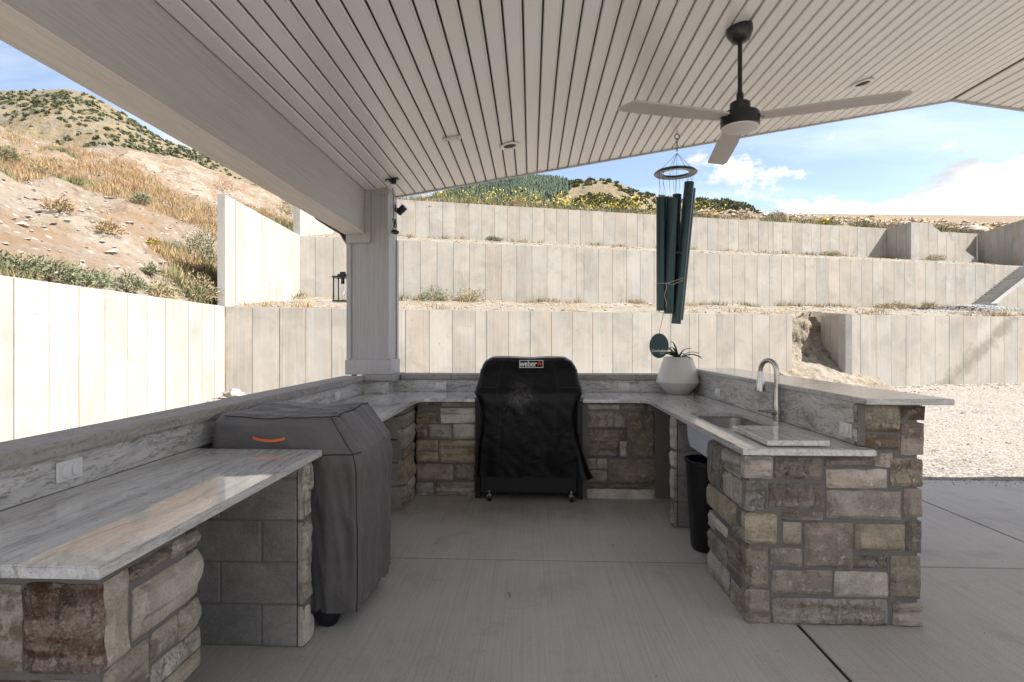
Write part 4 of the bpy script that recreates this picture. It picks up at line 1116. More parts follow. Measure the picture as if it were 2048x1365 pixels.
rows = lerp_rows([grow(.225, .475, 5.07, 5.74, .05), grow(.50, .455, 5.06, 5.74, .05), grow(.78, .425, 5.05, 5.74, .05), grow(.90, .455, 5.045, 5.74, .06), grow(.975, .490, 5.05, 5.74, .06), grow(1.03, .478, 5.08, 5.72, .06), grow(1.18, .445, 5.13, 5.68, .06), grow(1.255, .40, 5.18, 5.64, .06), grow(1.288, .345, 5.22, 5.60, .05), grow(1.292, .30, 5.26, 5.56, .04), grow(1.29, .03, 5.38, 5.42, .01)], [10, 10, 6, 4, 4, 8, 5, 4, 3, 6])
o, NG, VG = cover(rows, d2, 'fitted_cover', M['cover_black'], gr, 240)
q = NG//4; seam = MB()
for kk in (9, q-16): seam.tube([Vector(VG[r_*NG+kk])+Vector((0, .0005, 0)) for r_ in range(0, 52)], .002, 6)
seam.tube([Vector(VG[34*NG+k % NG]) for k in range(-q+8, 9)], .003, 6)
seam.tube([Vector(VG[34*NG+k % NG]) for k in range(q-16, 2*q-8)], .003, 6)
seam.build('seam_piping', M['seam'], gr)
b = MB(); b.box(-.455, .41, 5.12, 5.68, .075, .86); b.build('cabinet', M['blackp'], gr)
b = MB(); b.box(GX0+.003, GX0+.05, 5.185, 5.75, .002, .90); b.box(GX1-.05, GX1-.003, 5.185, 5.75, .002, .90); b.box(GX0+.05, GX1-.05, 5.76, 5.85, .002, .90); b.build('recess_liner', M['blackp'], gr)
for s in (GX0+.06, GX1-.095):
    b = MB(); b.frame((s, 5.12, .55), (.03, 0, 0), (0, .03, 0), (0, 0, .16), .004); b.lathe([(.004, 0), (.004, .01)], (s+.015, 5.12, .67), (0, -1, 0), 8); b.build('side_latch', M['steel'] if 0 else M['black'], gr)
for x in (-.375, .362): caster((x, 5.09, .001), gr, .030)
# badge on the cover
bp0 = onY(1062.5, 728.5, 5.13)
yf = 5.128
z_b, x_b = bp0.z, bp0.x
def slope_y(z): return 5.13+(z-1.18)*(.05/.075)-.014
badge = thing('tmp', 'x', 'x'); bpy.data.objects.remove(badge)
b = MB(); tb = math.atan2(.05, .075)
bc = Vector((x_b, slope_y(z_b)-.012, z_b))
vx = Vector((1, 0, 0)); vz = Vector((0, math.sin(tb*.6), math.cos(tb*.6))); vn = vx.cross(vz)
b.frame(bc-vx*.108-vz*.036, vx*.216, vn*-.004 if vn.y > 0 else vn*.004, vz*.072) if False else b.frame(bc-vx*.108-vz*.036-vn*0, vx*.216, -vn*.003, vz*.072)
bd_ = b.build('badge', M['text'], gr)
b = MB(); b.frame(bc-vx*.103-vz*.031+vn*.0006, vx*.206, -vn*.001, vz*.062); b.build('badge_field', M['cover_black'], bd_)
def text_on(body, size, c, mat, parent, sx=1.0, bold=0.0, sy=1.0):
    o = text(body, size, c, mat, parent, bold=bold)
    me = o.data
    for v in me.vertices:
        p = vx*(v.co.x*sx)+vz*(v.co.y*sy)+vn*(v.co.z+.001); v.co = p
    o.rotation_euler = (0, 0, 0); me.update(); return o
text_on('weber', .070, bc-vx*.028+vn*.0016, M['text'], bd_, .86, .0008, 1.15)
b = MB(); kc = bc+vx*.075+vn*.0016+vz*.004
def disc(mb, c, ra, rb, n=14):
    mb.add([c+vx*math.cos(2*math.pi*k/n)*ra+vz*math.sin(2*math.pi*k/n)*rb for k in range(n)], [tuple(range(n))])
disc(b, kc, .018, .014); b.frame(kc-vx*.003+vz*.014, vx*.006, -vn*.0005, vz*.008)
for s in (-1, 1): b.add([kc+vx*s*.008-vz*.010, kc+vx*s*.013-vz*.010, kc+vx*s*.020-vz*.026, kc+vx*s*.015-vz*.026], [(0, 1, 2, 3)])
b.build('badge_emblem', M['red'], bd_)

# ================================================================== LANTERN, CAMERAS, DOWNSPOUT
lt = thing('wall_lantern', 'black glass wall lantern on the outer side of the column', 'lantern', (-1.875, 5.88, 1.95))
lx0, lx1, ly0, ly1 = -2.062, -1.905, 5.80, 5.96
zb, zt = onX(680, 604, -2.0).z, onX(680, 556, -2.0).z
b = MB()
for x in (lx0, lx1-.012):
    for y in (ly0, ly1-.012): b.box(x, x+.012, y, y+.012, zb+.016, zt-.001)
b.box(lx0-.006, lx1+.006, ly0-.006, ly1+.006, zb, zb+.015); b.box(lx0-.008, lx1+.008, ly0-.008, ly1+.008, zt, zt+.016)
b.box(lx0+.035, lx1-.035, ly0+.035, ly1-.035, zt+.017, zt+.04); b.box(lx0+.055, lx1-.055, ly0+.055, ly1-.055, zt+.041, zt+.065)
b.box(lx1+.009, -1.874, ly0+.04, ly1-.04, zb+.05, zt); b.build('frame', M['black'], lt)
b = MB()
b.box(lx0+.004, lx0+.007, ly0+.013, ly1-.013, zb+.017, zt-.002); b.box(lx0+.013, lx1-.013, ly0+.004, ly0+.007, zb+.017, zt-.002); b.build('glass_pane', M['glass'], lt)
cc_ = Vector(((lx0+lx1)/2, (ly0+ly1)/2, 0))
b = MB(); b.lathe([(.0, zb+.06), (.018, zb+.068), (.030, zb+.10), (.028, zb+.13), (.016, zb+.17), (.015, zt-.06)], cc_, n=20); b.build('bulb', M['glass'], lt, auto=60)
b = MB(); b.lathe([(.018, zt-.062), (.018, zt-.001)], cc_, n=16); b.build('lamp_socket', M['black'], lt)

sc1 = thing('security_camera', 'small black camera mounted on the ceiling above the column', 'camera', ceil_pt(783, 359))
c = ceil_pt(783, 359)
b = MB(); b.frame(c-sn*.06-Vector((0, .03, 0))-up*.012, sn*.13, Vector((0, .06, 0)), up*.011, .003); b.build('mount_plate', M['black'], sc1)
b = MB(); b.lathe([(.0, .05), (.022, .048), (.026, .03), (.024, .0)], c+sn*.025-Vector((0, .02, .01)), (.2, -.5, -.8), 18); b.tube([c-sn*.02-up*.012, c-sn*.01-up*.04, c+sn*.02-up*.03], .007, 8); b.build('camera_head', M['black'], sc1, auto=40)
b = MB(); b.lathe([(.012, .012), (.012, .0)], c-sn*.028-Vector((0, .03, .02)), (0, -1, -.4), 14); b.build('swivel', M['steel'], sc1)
k1 = onX(796, 422, -1.435)
sp1 = thing('flood_light', 'small black spot light clamped on the column side', 'spot light', (-1.43, 5.92, k1.z))
cc_ = Vector((-1.37, 5.93, HC+(HZ-421)/F*6.0))
b = MB(); ax = Vector((.75, -.2, .62)).normalized(); b.lathe([(.034, -.05), (.036, -.045), (.038, .045), (.036, .05)], cc_, ax, 20); b.build('lamp_body', M['black'], sp1, auto=40)
b = MB(); b.tube([cc_-Vector((.02, 0, 0)), cc_-Vector((.045, 0, -.02)), Vector((-1.437, 5.93, cc_.z+.02))], .007, 8); b.frame((-1.436, 5.90, cc_.z-.02), (.010, 0, 0), (0, .05, 0), (0, 0, .08), .002); b.build('bracket', M['black'], sp1)
cd_ = thing('cable_bundle', 'coiled black cable and plug hanging on the column side', 'cable', (-1.43, 5.85, 2.6))
z5 = lambda y: HC+(HZ-y)/F*5.95
b = MB(); xk = -1.418
b.tube([c-sn*.02-up*.01, Vector((xk, 5.72, z5(380))), Vector((xk+.004, 5.76, z5(400))), Vector((xk, 5.80, z5(425))), Vector((xk, 5.78, z5(440)))], .0035, 6)
for k in range(4):
    pts = [Vector((xk+.006*k-.004+.008*math.sin(a*2+k), 5.80+.028*math.cos(a)+.004*k, z5(449)+.042*math.sin(a)-.003*k)) for a in [2*math.pi*i/14 for i in range(14)]]
    b.tube(pts, .0036, 6, closed=True)
b.tube([Vector((xk, 5.79, z5(455))), Vector((xk, 5.75, z5(463))), Vector((xk, 5.77, z5(467)))], .0035, 6); b.tube([Vector((xk, 5.82, z5(455))), Vector((xk, 5.86, z5(463))), Vector((xk, 5.83, z5(467)))], .0035, 6)
b.build('cable_coil', M['blackp'], cd_)
b = MB(); b.lathe([(.036, -.012), (.040, -.006), (.040, .008), (.034, .014)], (xk+.012, 5.80, z5(468)), (.1, .2, 1), 18); b.build('plug', M['blackp'], cd_, auto=40)

ds = thing('downspout', 'dark downspout elbow running from the gutter to the column', 'downspout', (-2.1, 5.5, 2.6))
b = MB()
pa = [Vector((-2.12, 5.36, 3.0)), Vector((-2.12, 5.37, 2.76)), Vector((-2.11, 5.39, 2.70)), Vector((-2.08, 5.44, 2.655)), Vector((-2.0, 5.56, 2.60)), Vector((-1.93, 5.68, 2.56)), Vector((-1.91, 5.75, 2.5)), Vector((-1.905, 5.76, 2.44)), Vector((-1.905, 5.99, 2.30)), Vector((-1.905, 6.0, 1.12))]
b.tube(pa[:7]+[Vector((-1.905, 6.01, 2.42)), Vector((-1.91, 6.03, 2.2)), Vector((-1.91, 6.03, .05))], .030, 12); b.build('pipe', M['brown'], ds, auto=50)
b = MB(); b.tube([Vector((-1.905+.034*math.cos(a)*.9, 5.725, 2.545+.034*math.sin(a))) for a in [2*math.pi*i/12 for i in range(12)]], .004, 6, closed=True); b.build('pipe_strap', M['steel'], ds)
b = MB(); b.frame((-2.46, YS, 2.90), (.11, 0, 0), (0, YE-YS, 0), (0, 0, .10), .01); o = b.build('gutter', M['brown'], None, base=(-2.4, 1.4, 2.9)); tag(o, 'dark gutter along the left roof edge behind the beam', 'gutter')

# ================================================================== YARD, TERRACES, RETAINING WALLS
def grid(name, fn, nu, nv, mat, kind='structure', smooth=True):
    V = np.array([tuple(fn(i/nu, j/nv)) for j in range(nv+1) for i in range(nu+1)], np.float32)
    idx = np.arange((nu+1)*(nv+1)).reshape(nv+1, nu+1)
    Q = np.stack([idx[:-1, :-1], idx[:-1, 1:], idx[1:, 1:], idx[1:, :-1]], -1).reshape(-1, 4)
    o = numpy_mesh(name, V, Q, mat, 4, smooth=smooth); o['kind'] = kind; return o
def fbm(x, y, o=4, s=0.0):
    return mnoise.fractal(Vector((x, y, s)), .9, 2.0, o)
def yard_z(x, y):
    z = -.055+.018*fbm(x*.7, y*.7, 4)
    # soil banked up in the left corner and along the wall foot
    p = Vector((x, y)); xc = x*CT+y*ST; zc = -x*ST+y*CT
    s = (xc-OX)*DX+(zc-OZ)*DZ; d = -(xc-OX)*DZ+(zc-OZ)*DX
    z += .22*math.exp(-((s+.1)/1.8)**2)*math.exp(-((d)/2.2)**2)
    z += .10*math.exp(-(d/.8)**2)*(1+fbm(s*.8, 3, 3))*.5
    if d < 0: z += .0
    return z
def yfn(a, b_):
    x = -12+a*62; y = 5.0+b_*27
    return (x, y, yard_z(x, y))
grid('yard_gravel', yfn, 300, 150, M['gravel'])
def yfn2(a, b_):
    x = -12+a*9.97; y = -20+b_*25.3
    return (x, y, yard_z(x, y)-.001)
grid('side_yard_gravel', yfn2, 30, 50, M['gravel'])
b = MB(); b.box(-2500, 2500, -1500, 3500, -3, -2.5); o = b.build('ground', M['mtn']); o['kind'] = 'structure'

def retaining(label, A, B, zt, zb, th, nsign=1, p0=.59, name='retaining_wall', end_panels=True):
    """A,B: camera-frame (x, z) ends of the visible face; zt: list of (fraction, top); thickness goes away from the face"""
    A2, B2 = PW(*A), PW(*B); d = (B2-A2); L = d.length; d.normalize(); n = Vector((d.y, -d.x, 0))*nsign
    top = lambda f: float(np.interp(f, [q[0] for q in zt], [q[1] for q in zt]))
    t_ = thing(name, label, 'retaining wall', (A2.x, A2.y, zb), 'board-formed concrete retaining walls')
    b = MB(); pts = sorted(set([0, 1]+[q[0] for q in zt])); V = []
    for f in pts:
        for (o_, z_) in ((-.022, zb), (-.022, top(f)), (-th, top(f)), (-th, zb)): 
            p = A2+d*(L*f)+n*o_; V.append((p.x, p.y, z_))
    Fs = [(0, 1, 2, 3) if nsign > 0 else (3, 2, 1, 0)]
    m_ = len(pts)
    for i in range(m_-1):
        for j in range(4):
            j2 = (j+1) % 4; q = (i*4+j, (i+1)*4+j, (i+1)*4+j2, i*4+j2); Fs.append(q[::-1] if nsign > 0 else q)
    e = ((m_-1)*4, (m_-1)*4+3, (m_-1)*4+2, (m_-1)*4+1); Fs.append(e if nsign > 0 else e[::-1])
    b.add(V, Fs); b.build('wall_core', M['concrete_plain'], t_)
    x = 0.0; k = 0; rs = random.Random(int(L*100)); edges = []
    while x < L-.02:
        w_ = p0*(1 if rs.random() > .03 else .5)
        x1 = min(x+w_, L)
        edges.append((x, x1)); x = x1
    for (x0, x1) in edges:
        g = .0065; f0, f1 = (x0+g)/L, (x1-g)/L
        V = []
        out_ = -.0+rs.uniform(-.004, .004)
        for xx, f in ((x0+g, f0), (x1-g, f1)):
            tz = top(f)-.014
            if tz < zb+.05: tz = zb+.05
            p = A2+d*xx; pb = p+n*-.030; pf = p+n*out_; pm = p+n*(out_)
            V += [(pb.x, pb.y, zb), (pf.x, pf.y, zb), (pf.x, pf.y, tz), (pb.x, pb.y, tz)]
        Fs = [(0, 1, 2, 3), (7, 6, 5, 4), (1, 5, 6, 2), (3, 2, 6, 7)]
        if nsign < 0: Fs = [q[::-1] for q in Fs]
        mb = MB(); mb.add(V, Fs); mb.build('form_panel', M['concrete'], t_)
    return t_
ZA, ZM, ZU, DM, DU = 2.23, 4.96, 7.54, 5.86, 10.6
def cf(s, d): return (OX+s*DX-d*DZ, OZ+s*DZ+d*DX)
sA = s_of(1585, 0); sR = s_of(1690, 0)
retaining('long lowest retaining wall straight behind the covered grill', cf(0, 0), cf(sA, 0), [(0, ZA), (1, ZA-.03)], -.4, .25, 1)
retaining('lowest retaining wall at the right beyond the gravel gap', cf(sR, 0), cf(sR+40, 0), [(0, ZA), (1, ZA)], -.4, .25, 1)
rA = (.5575*18.75, 18.75)
retaining('short shaded return wall beside the soil-filled gap', rA, cf(sR-.003, .003), [(0, ZA), (1, ZA)], -.4, .22, 1)
Lc = lambda zc: OX+.0742*(13.1-zc)
retaining('bright retaining wall running along the left side of the yard', (Lc(-6), -6), (Lc(13.08), 13.08), [(0, ZA), (1, ZA)], -.4, .25, 1, name='retaining_wall')
bE = cf(s_of(600, DM), DM)
retaining('tall bright wing wall at left on the first terrace', (-6.515, 13.12), bE, [(0, 4.84), (1, 4.97)], 2.0, .17, 1)
sM0 = s_of(600, DM)
retaining('middle tier retaining wall above the first terrace', cf(sM0-.1, DM), cf(sM0+58, DM), [(0, ZM), (1, ZM)], 2.2, .25, 1)
cE = cf(s_of(667, DU), DU)
retaining('upper wing wall behind the roof beam on the second terrace', bE, cE, [(0, 7.4), (1, ZU)], 4.6, .22, 1)
sU0 = s_of(667, DU)
rw = s_of(1955, DU)
retaining('top tier retaining wall below the yellow wildflowers', cf(sU0-.1, DU), cf(rw, DU), [(0, ZU), (1, ZU)], 5.0, .25, 1)
f1a = (.7177*29.5, 29.5); f1b = (.8372*30.6, 30.6)
retaining('shaded return wall of the top tier stair wing', cf(s_of(1773, DU), DU-.02), f1a, [(0, ZU), (1, ZU+.05)], 5.0, .22, 1)
retaining('wing wall of the top tier with a diagonally sloping top', f1a, f1b, [(0, ZU+.05), (.27, ZU+.05), (1, 5.75)], 5.0, .25, 1)
retaining('shaded end wall of the top tier at the right edge', cf(rw, DU-.02), (.9177*28.7+.02, 28.7), [(0, ZU), (1, ZU+.05)], 5.0, .25, 1)

# terraces
sgap0, sgap1 = sA-.15, sR+.1
def t1z(s, d):
    z = 2.19+.60*max(0, min(1, (d-.2)/5.6))**.8+.05*fbm(s*.6, d*.9, 4, 3)
    z += .16*math.exp(-((d-5.6)/.6)**2)*(1+fbm(s*.5, 1, 3))*.5
    if s > s_of(1890, 4): z += .25*math.exp(-((s-s_of(1950, 3.6))/2.6)**2)*math.exp(-((d-3.3)/1.2)**2)
    return z
def T1(a, b_):
    s = -.6+a*62; d = .24+b_*(DM-.02-.24); z = t1z(s, d)
    if s < 1.5 and d > 1: s = max(s, -.6)
    if sgap0-.05 < s < sgap1+.3 and d < 1.75: z = -.2
    return SD(s, d, z)
grid('terrace_lower', T1, 420, 26, M['terrace'])
def t2z(s, d): return 4.92+.93*max(0, min(1, (d-6.1)/4.2))**.85+.05*fbm(s*.6, d*.9, 4, 9)
def T2(a, b_):
    d = DM+.24+b_*(DU+.3-DM-.24); s = s_of(606, d)+a*66; return SD(s, d, t2z(s, d))
grid('terrace_upper', T2, 300, 18, M['terrace'])
def t3z(s, d):
    zc = OZ+s*DZ+d*DX; xc = OX+s*DX-d*DZ; u = PX+F*xc/max(zc, 5)
    dc = 40.0; zcc = OZ+s*DZ+dc*DX; cr = HC+zcc*(.2225-.0045*max(0, min(1, (u-1650)/500)))
    f = max(0, min(1, (d-DU)/(dc-DU)))
    z = 7.46+(cr-7.46)*(f**.92)+.28*fbm(s*.30, d*.30, 5, 5)*min(1, (d-DU)/2.5)*(1-f*.8)
    if d > dc: z = cr-(d-dc)*.05
    # rubbly berm just behind the wall at the right
    if u > 1380: z += .30*math.exp(-((d-DU-5)/2.2)**2)*(1+1.4*fbm(s*1.3, d*1.3, 5, 2))
    return z
def T3(a, b_):
    d = DU+.24+(b_**1.6)*75; s = s_of(650, d)+a*(66+d*.9); return SD(s, d, t3z(s, d))
grid('plateau_ground', T3, 420, 110, M['berm'])
# soil bank in the gap
def bank(a, b_):
    s = sgap0-.35+a*(sR-sgap0+1.6); d = -2.6+b_*4.7
    z = float(np.interp(d, [-2.6, -1.4, -.3, .6, 1.15, 1.5, 1.75, 2.1], [-.08, 0, .35, .85, 1.25, 1.95, 2.22, 2.28]))
    z -= .45*max(0, a-.45)*max(0, min(1, (1.2-d)/1.2))*(1 if d > -1.6 else .2)
    am = .26 if .5 < d < 1.9 else .07
    z += am*fbm(s*3, d*3, 5, 7)
    p = SD(s, d, z); q = .16*fbm(s*2.4, z*3+d, 5, 1)*(1 if d > .8 else .2)
    if d < -.4 and (s < sgap0+.1 or s > sR-.05): p.z = min(p.z, -.0)-.0
    if (s < sgap0+.15 and -.4 < d < .35) : p.z = min(p.z, 1.0)
    return p+Vector((q*.3, q, 0))
grid('cut_bank', bank, 70, 90, M['cutdirt'])

# stairs
stt = thing('concrete_staircase', 'concrete stair climbing along the middle wall at the right edge', 'stairs', SD(s_of(1972, 5), 5, 2.7))
s0 = s_of(1972, 5.0)
for k in range(14):
    a, b_, c = SD(s0+k*.29, 4.50), SD(s0+k*.29+.30, 4.50), SD(s0+k*.29, 5.83)
    zb_, zt_ = 2.3, 2.98+.178*k
    mb = MB(); mb.frame((a.x, a.y, zb_), (b_-a), (c-a), (0, 0, zt_-zb_), .008); mb.build('step', M['concrete_plain'], stt)
s1 = s_of(1992, 4.2)
ck = retaining('sloping cheek wall beside the concrete stair', cf(s1, 4.15), cf(s1+5, 4.15), [(0, 3.02), (1, 3.02+3.05)], 2.3, .26, 1)

# ================================================================== HILLSIDE AND MOUNTAINS
cu = [-900, -400, 0, 31, 75, 150, 256, 308, 338, 390, 451, 492, 533, 574, 600, 700, 800]
cy = [170, 200, 246, 270, 285, 296, 296, 308, 313, 330, 354, 369, 380, 405, 418, 470, 520]
ZCR = 45.0
def hill_start(t):
    if t < -.4956: return -6.0/(min(t, -.2)+.0742) if t > -3 else 2.2
    return max(-5.62/(min(t+.094, -.12)), 12.9)
def hillz(t, zc):
    u = PX+F*t; zs = hill_start(t)
    cr = HC+ZCR*(HZ-np.interp(u, cu, cy))/F
    z0 = 2.12 if t < -.4956 else 2.12+min(2.2, (t+.4956)*14)
    f = (zc-zs)/(ZCR-zs)
    x = t*zc
    if f <= 1:
        f = max(f, 0)
        z = z0+(cr-z0)*(f**.96)
        am = math.sin(math.pi*min(1, f))**.5
        z += am*(1.1*fbm(x*.11, zc*.11, 4, 2)+.36*fbm(x*.5, zc*.5, 5, 4)+.10*fbm(x*1.9, zc*1.9, 4, 6))+min(1, f*5)*.0
    else: z = cr-(zc-ZCR)*.35
    return z
def HILL(a, b_):
    u = -1400+a*2120; t = (u-PX)/F; zs = hill_start(t); zc = zs+(b_**1.35)*(ZCR+14-zs)
    return PW(t*zc, zc, hillz(t, zc))
grid('left_hillside', HILL, 420, 190, M['dirt'])
def hill_hit(u, y):
    t = (u-PX)/F; zs = hill_start(t); el = (HZ-y)/F; zc = zs
    while zc < ZCR:
        if hillz(t, zc) >= HC+el*zc: break
        zc += .12
    return t, zc, PW(t*zc, zc, hillz(t, zc))

mu = [-900, -300, 0, 60, 130, 180, 215, 250, 290, 330, 375, 430, 480, 560, 640, 700, 790, 850, 900, 950, 1000, 1050, 1090, 1130, 1180, 1205, 1245, 1280, 1310, 1350, 1385, 1400, 1440, 1455, 1490, 1510, 1530, 1560, 1700, 2300]
my = [120, 150, 181, 181, 177, 188, 207, 228, 256, 282, 296, 318, 345, 372, 390, 402, 410, 399, 386, 373, 366, 355, 357, 363, 359, 360, 368, 384, 391, 398, 405, 398, 403, 401, 408, 421, 431, 444, 470, 500]
MD = 520.0
def mtnz(t, zc):
    u = PX+F*t
    el = (HZ-np.interp(u, mu, my))/F
    f = (zc-110)/(MD-110); x = t*zc
    cr = HC+MD*el
    base = -12
    if f <= 1:
        sh = f**1.15
        # spurs running down towards the viewer
        sp_ = mnoise.ridged_multi_fractal(Vector((x*.010, zc*.0042, 3)), .9, 2.1, 5, 1.0, 2.0)-1.0
        z = base+(cr-base)*sh+(f*(1-f)*4)**.8*(15*sp_+4*fbm(x*.05, zc*.05, 4, 8)-6)
        lim = HC+zc*(el-.002-.012*(1-f))
        if z > lim: z = lim-.0
        z += .8*fbm(x*.2, zc*.2, 3, 2)*f
    else: z = cr-(zc-MD)*.4
    return z
def MTN(a, b_):
    u = -900+a*3200; t = (u-PX)/F; zc = 110+b_*(MD+60-110); return PW(t*zc, zc, mtnz(t, zc))
grid('mountain_slope', MTN, 640, 150, M['mtn'])

rng = np.random.default_rng(11)
def clump_tris(n, R_):
    """n small random triangles filling an ellipsoid crown of unit radius"""
    d = rng.normal(size=(n, 3)); d /= np.linalg.norm(d, axis=1)[:, None]; c = d*rng.uniform(.45, 1, (n, 1))
    c[:, 2] = np.abs(c[:, 2])*.9+.05
    e1 = rng.normal(size=(n, 3)); e1 /= np.linalg.norm(e1, axis=1)[:, None]
    e2 = np.cross(e1, rng.normal(size=(n, 3))); e2 /= np.linalg.norm(e2, axis=1)[:, None]
    return np.stack([c-e1*R_, c+e1*R_*.7-e2*R_*.8, c+e1*R_*.7+e2*R_*.8], 1)
jun = [clump_tris(34, .42) for _ in range(6)]
def cone(k=6, layers=4):
    T = []
    for l in range(layers):
        z0 = .1+l*.22; z1 = z0+.42-.03*l; r = .30*(1-l/(layers+.6))
        a = np.linspace(0, 2*np.pi, k+1)[:-1]+rng.uniform(0, 1); rr_ = r*rng.uniform(.65, 1.2, k)
        p = np.stack([np.cos(a)*rr_, np.sin(a)*rr_, np.full(k, z0)-rng.uniform(0, .06, k)], 1)
        for i in range(k): T.append([p[i], p[(i+1) % k], [0, 0, min(1, z1)]])
    return np.array(T)
con = [cone() for _ in range(5)]
T_j, T_c = [], []
def on_mtn(u, zc): t = (u-PX)/F; return PW(t*zc, zc, mtnz(t, zc))
cnt = 0
while cnt < 3600:
    u = rng.uniform(-40, 1540); zc = rng.uniform(170, MD+4)
    if 600 < u < 780: continue
    t = (u-PX)/F; z = mtnz(t, zc); y = HZ-(z-HC)/zc*F
    x = t*zc
    crest = np.interp(u, cu, cy) if u < 620 else np.interp(u, [780, 1380, 1560], [425, 440, 440])
    if y > crest+8: continue
    dn = fbm(x*.02, zc*.014, 4, 17)
    right_dense = 1 if u > 1390 else 0
    forest = (870 < u < 1130 and y < np.interp(u, [870, 960, 1130], [402, 420, 392])+rng.uniform(-6, 6))
    if not forest and dn+rng.uniform(-.35, .35) < (-.04 if u < 620 else .06)-(.5 if right_dense else 0): continue
    if u < 260 and y > 215 and rng.random() < .55: continue
    cnt += 1
    if forest: 
        h = rng.uniform(3.5, 6.5); A = con[rng.integers(5)]*np.array([h*1.1, h*1.1, h]); T_c.append(A+np.array(PW(x, zc, z-.5)))
    else:
        h = rng.uniform(1.2, 3.4)*(.75 if u < 620 else 1.0); A = jun[rng.integers(6)]*np.array([h, h, h*rng.uniform(.8, 1.1)]); T_j.append(A+np.array(PW(x, zc, z-.3)))
extra = 0
while extra < 4200:
    u = rng.uniform(865, 1135); zc = rng.uniform(300, MD+3); t = (u-PX)/F; z = mtnz(t, zc); y = HZ-(z-HC)/zc*F
    if y > np.interp(u, [865, 960, 1135], [404, 424, 390]): 
        if rng.random() < .93: continue
    h = rng.uniform(3.2, 6.5); A = con[rng.integers(5)]*np.array([h*1.1, h*1.1, h]); T_c.append(A+np.array(PW(t*zc, zc, z-.5))); extra += 1
def tris_obj(name, T, mat, label, cat, kind='stuff', mi=None):
    T = np.concatenate(T) if isinstance(T, list) else T
    o = numpy_mesh(name, T.reshape(-1, 3), np.arange(len(T)*3).reshape(-1, 3), mat, 3, mi=mi)
    return tag(o, label, cat, kind=kind)
tris_obj('juniper_scrub', T_j, M['juniper'], 'scattered dark juniper scrub on the dry mountain slopes', 'shrubs')
tris_obj('conifer_forest', T_c, M['conifer'], 'dense dark conifer forest on the central mountain top', 'trees')

# ---- grass, weeds, flowers
def blades(bases, hgt, wid, n, lean=.5, spread=.12, mats=(0, 1), curve=True):
    """grass tufts -> triangles"""
    P_ = np.repeat(np.asarray(bases), n, 0); m_ = len(P_)
    h = rng.uniform(.45, 1.0, m_)*np.repeat(np.asarray(hgt), n); a = rng.uniform(0, 2*np.pi, m_); off = rng.normal(size=(m_, 2))*spread
    B_ = P_.copy(); B_[:, 0] += off[:, 0]; B_[:, 1] += off[:, 1]
    l_ = rng.uniform(.1, lean, m_)*h
    tip = B_+np.stack([np.cos(a)*l_, np.sin(a)*l_, h], 1)
    pw = rng.uniform(0, 2*np.pi, m_); w_ = wid*rng.uniform(.6, 1.3, m_)
    q = np.stack([np.cos(pw)*w_, np.sin(pw)*w_, np.zeros(m_)], 1)
    return np.stack([B_-q, B_+q, tip], 1)
TT, MI = [], []
def put(T, mi): TT.append(T); MI.append(np.full(len(T), mi))
# hillside grass patches
gb, gh = [], []; gb2 = []; gb3 = []
while len(gb) < 5600:
    u = rng.uniform(-60, 600); y = rng.uniform(300, 600); t, zc, p = None, None, None
    t = (u-PX)/F; zs = hill_start(t); zc = zs+rng.uniform(0, 1)**1.25*(30-zs); x = t*zc
    v = fbm(x*.16, zc*.16, 5, 21)
    if v < -.06: continue
    pz = hillz(t, zc); p = PW(x, zc, pz-.03)
    if v > .30 and rng.random() < .35: gb3.append(p)
    elif fbm(x*.3, zc*.3, 3, 31) > .30 or (zc-zs < 2.0 and rng.random() < .7): gb2.append(p)
    else: gb.append(p)
put(blades(gb, rng.uniform(.12, .34, len(gb)), .010, 13, .8, .16), 0)
put(blades(gb2, rng.uniform(.12, .36, len(gb2)), .012, 14, .7, .14), 1)
put(blades(gb3, rng.uniform(.10, .26, len(gb3)), .012, 11, .8, .12), 2)
tris_obj('hillside_grass', TT, [M['drygrass'], M['greenweed'], M['rust']], 'straw-coloured dry grass and weeds on the left dirt hillside', 'grass', mi=np.concatenate(MI))
TT, MI = [], []
gb, gb2 = [], []
for _ in range(620):
    s = rng.uniform(0, 42); d = DM-.12-abs(rng.normal())*.35
    if fbm(s*.45, 2, 3, 5) < -.05: continue
    (gb if rng.random() < .75 else gb2).append(SD(s, d, t1z(s, d)-.02))
for _ in range(260):
    s = rng.uniform(0, 42); d = .3+abs(rng.normal())*.4
    if fbm(s*.5, 8, 3, 5) < .1 or sgap0-.3 < s < sgap1+.3: continue
    gb.append(SD(s, d, t1z(s, d)-.02))
for _ in range(420):
    s = rng.uniform(3, 46); d = DU-.1-abs(rng.normal())*.5
    if fbm(s*.4, 12, 3, 5) < .0: continue
    (gb if rng.random() < .6 else gb2).append(SD(s, d, t2z(s, d)-.02))
put(blades(gb, rng.uniform(.10, .30, len(gb)), .010, 16, .9, .12), 0); put(blades(gb2, rng.uniform(.10, .34, len(gb2)), .011, 16, .8, .10), 1)
tris_obj('terrace_grass', TT, [M['drygrass'], M['greenweed']], 'low dry grass along the foot of the terraced walls', 'grass', mi=np.concatenate(MI))
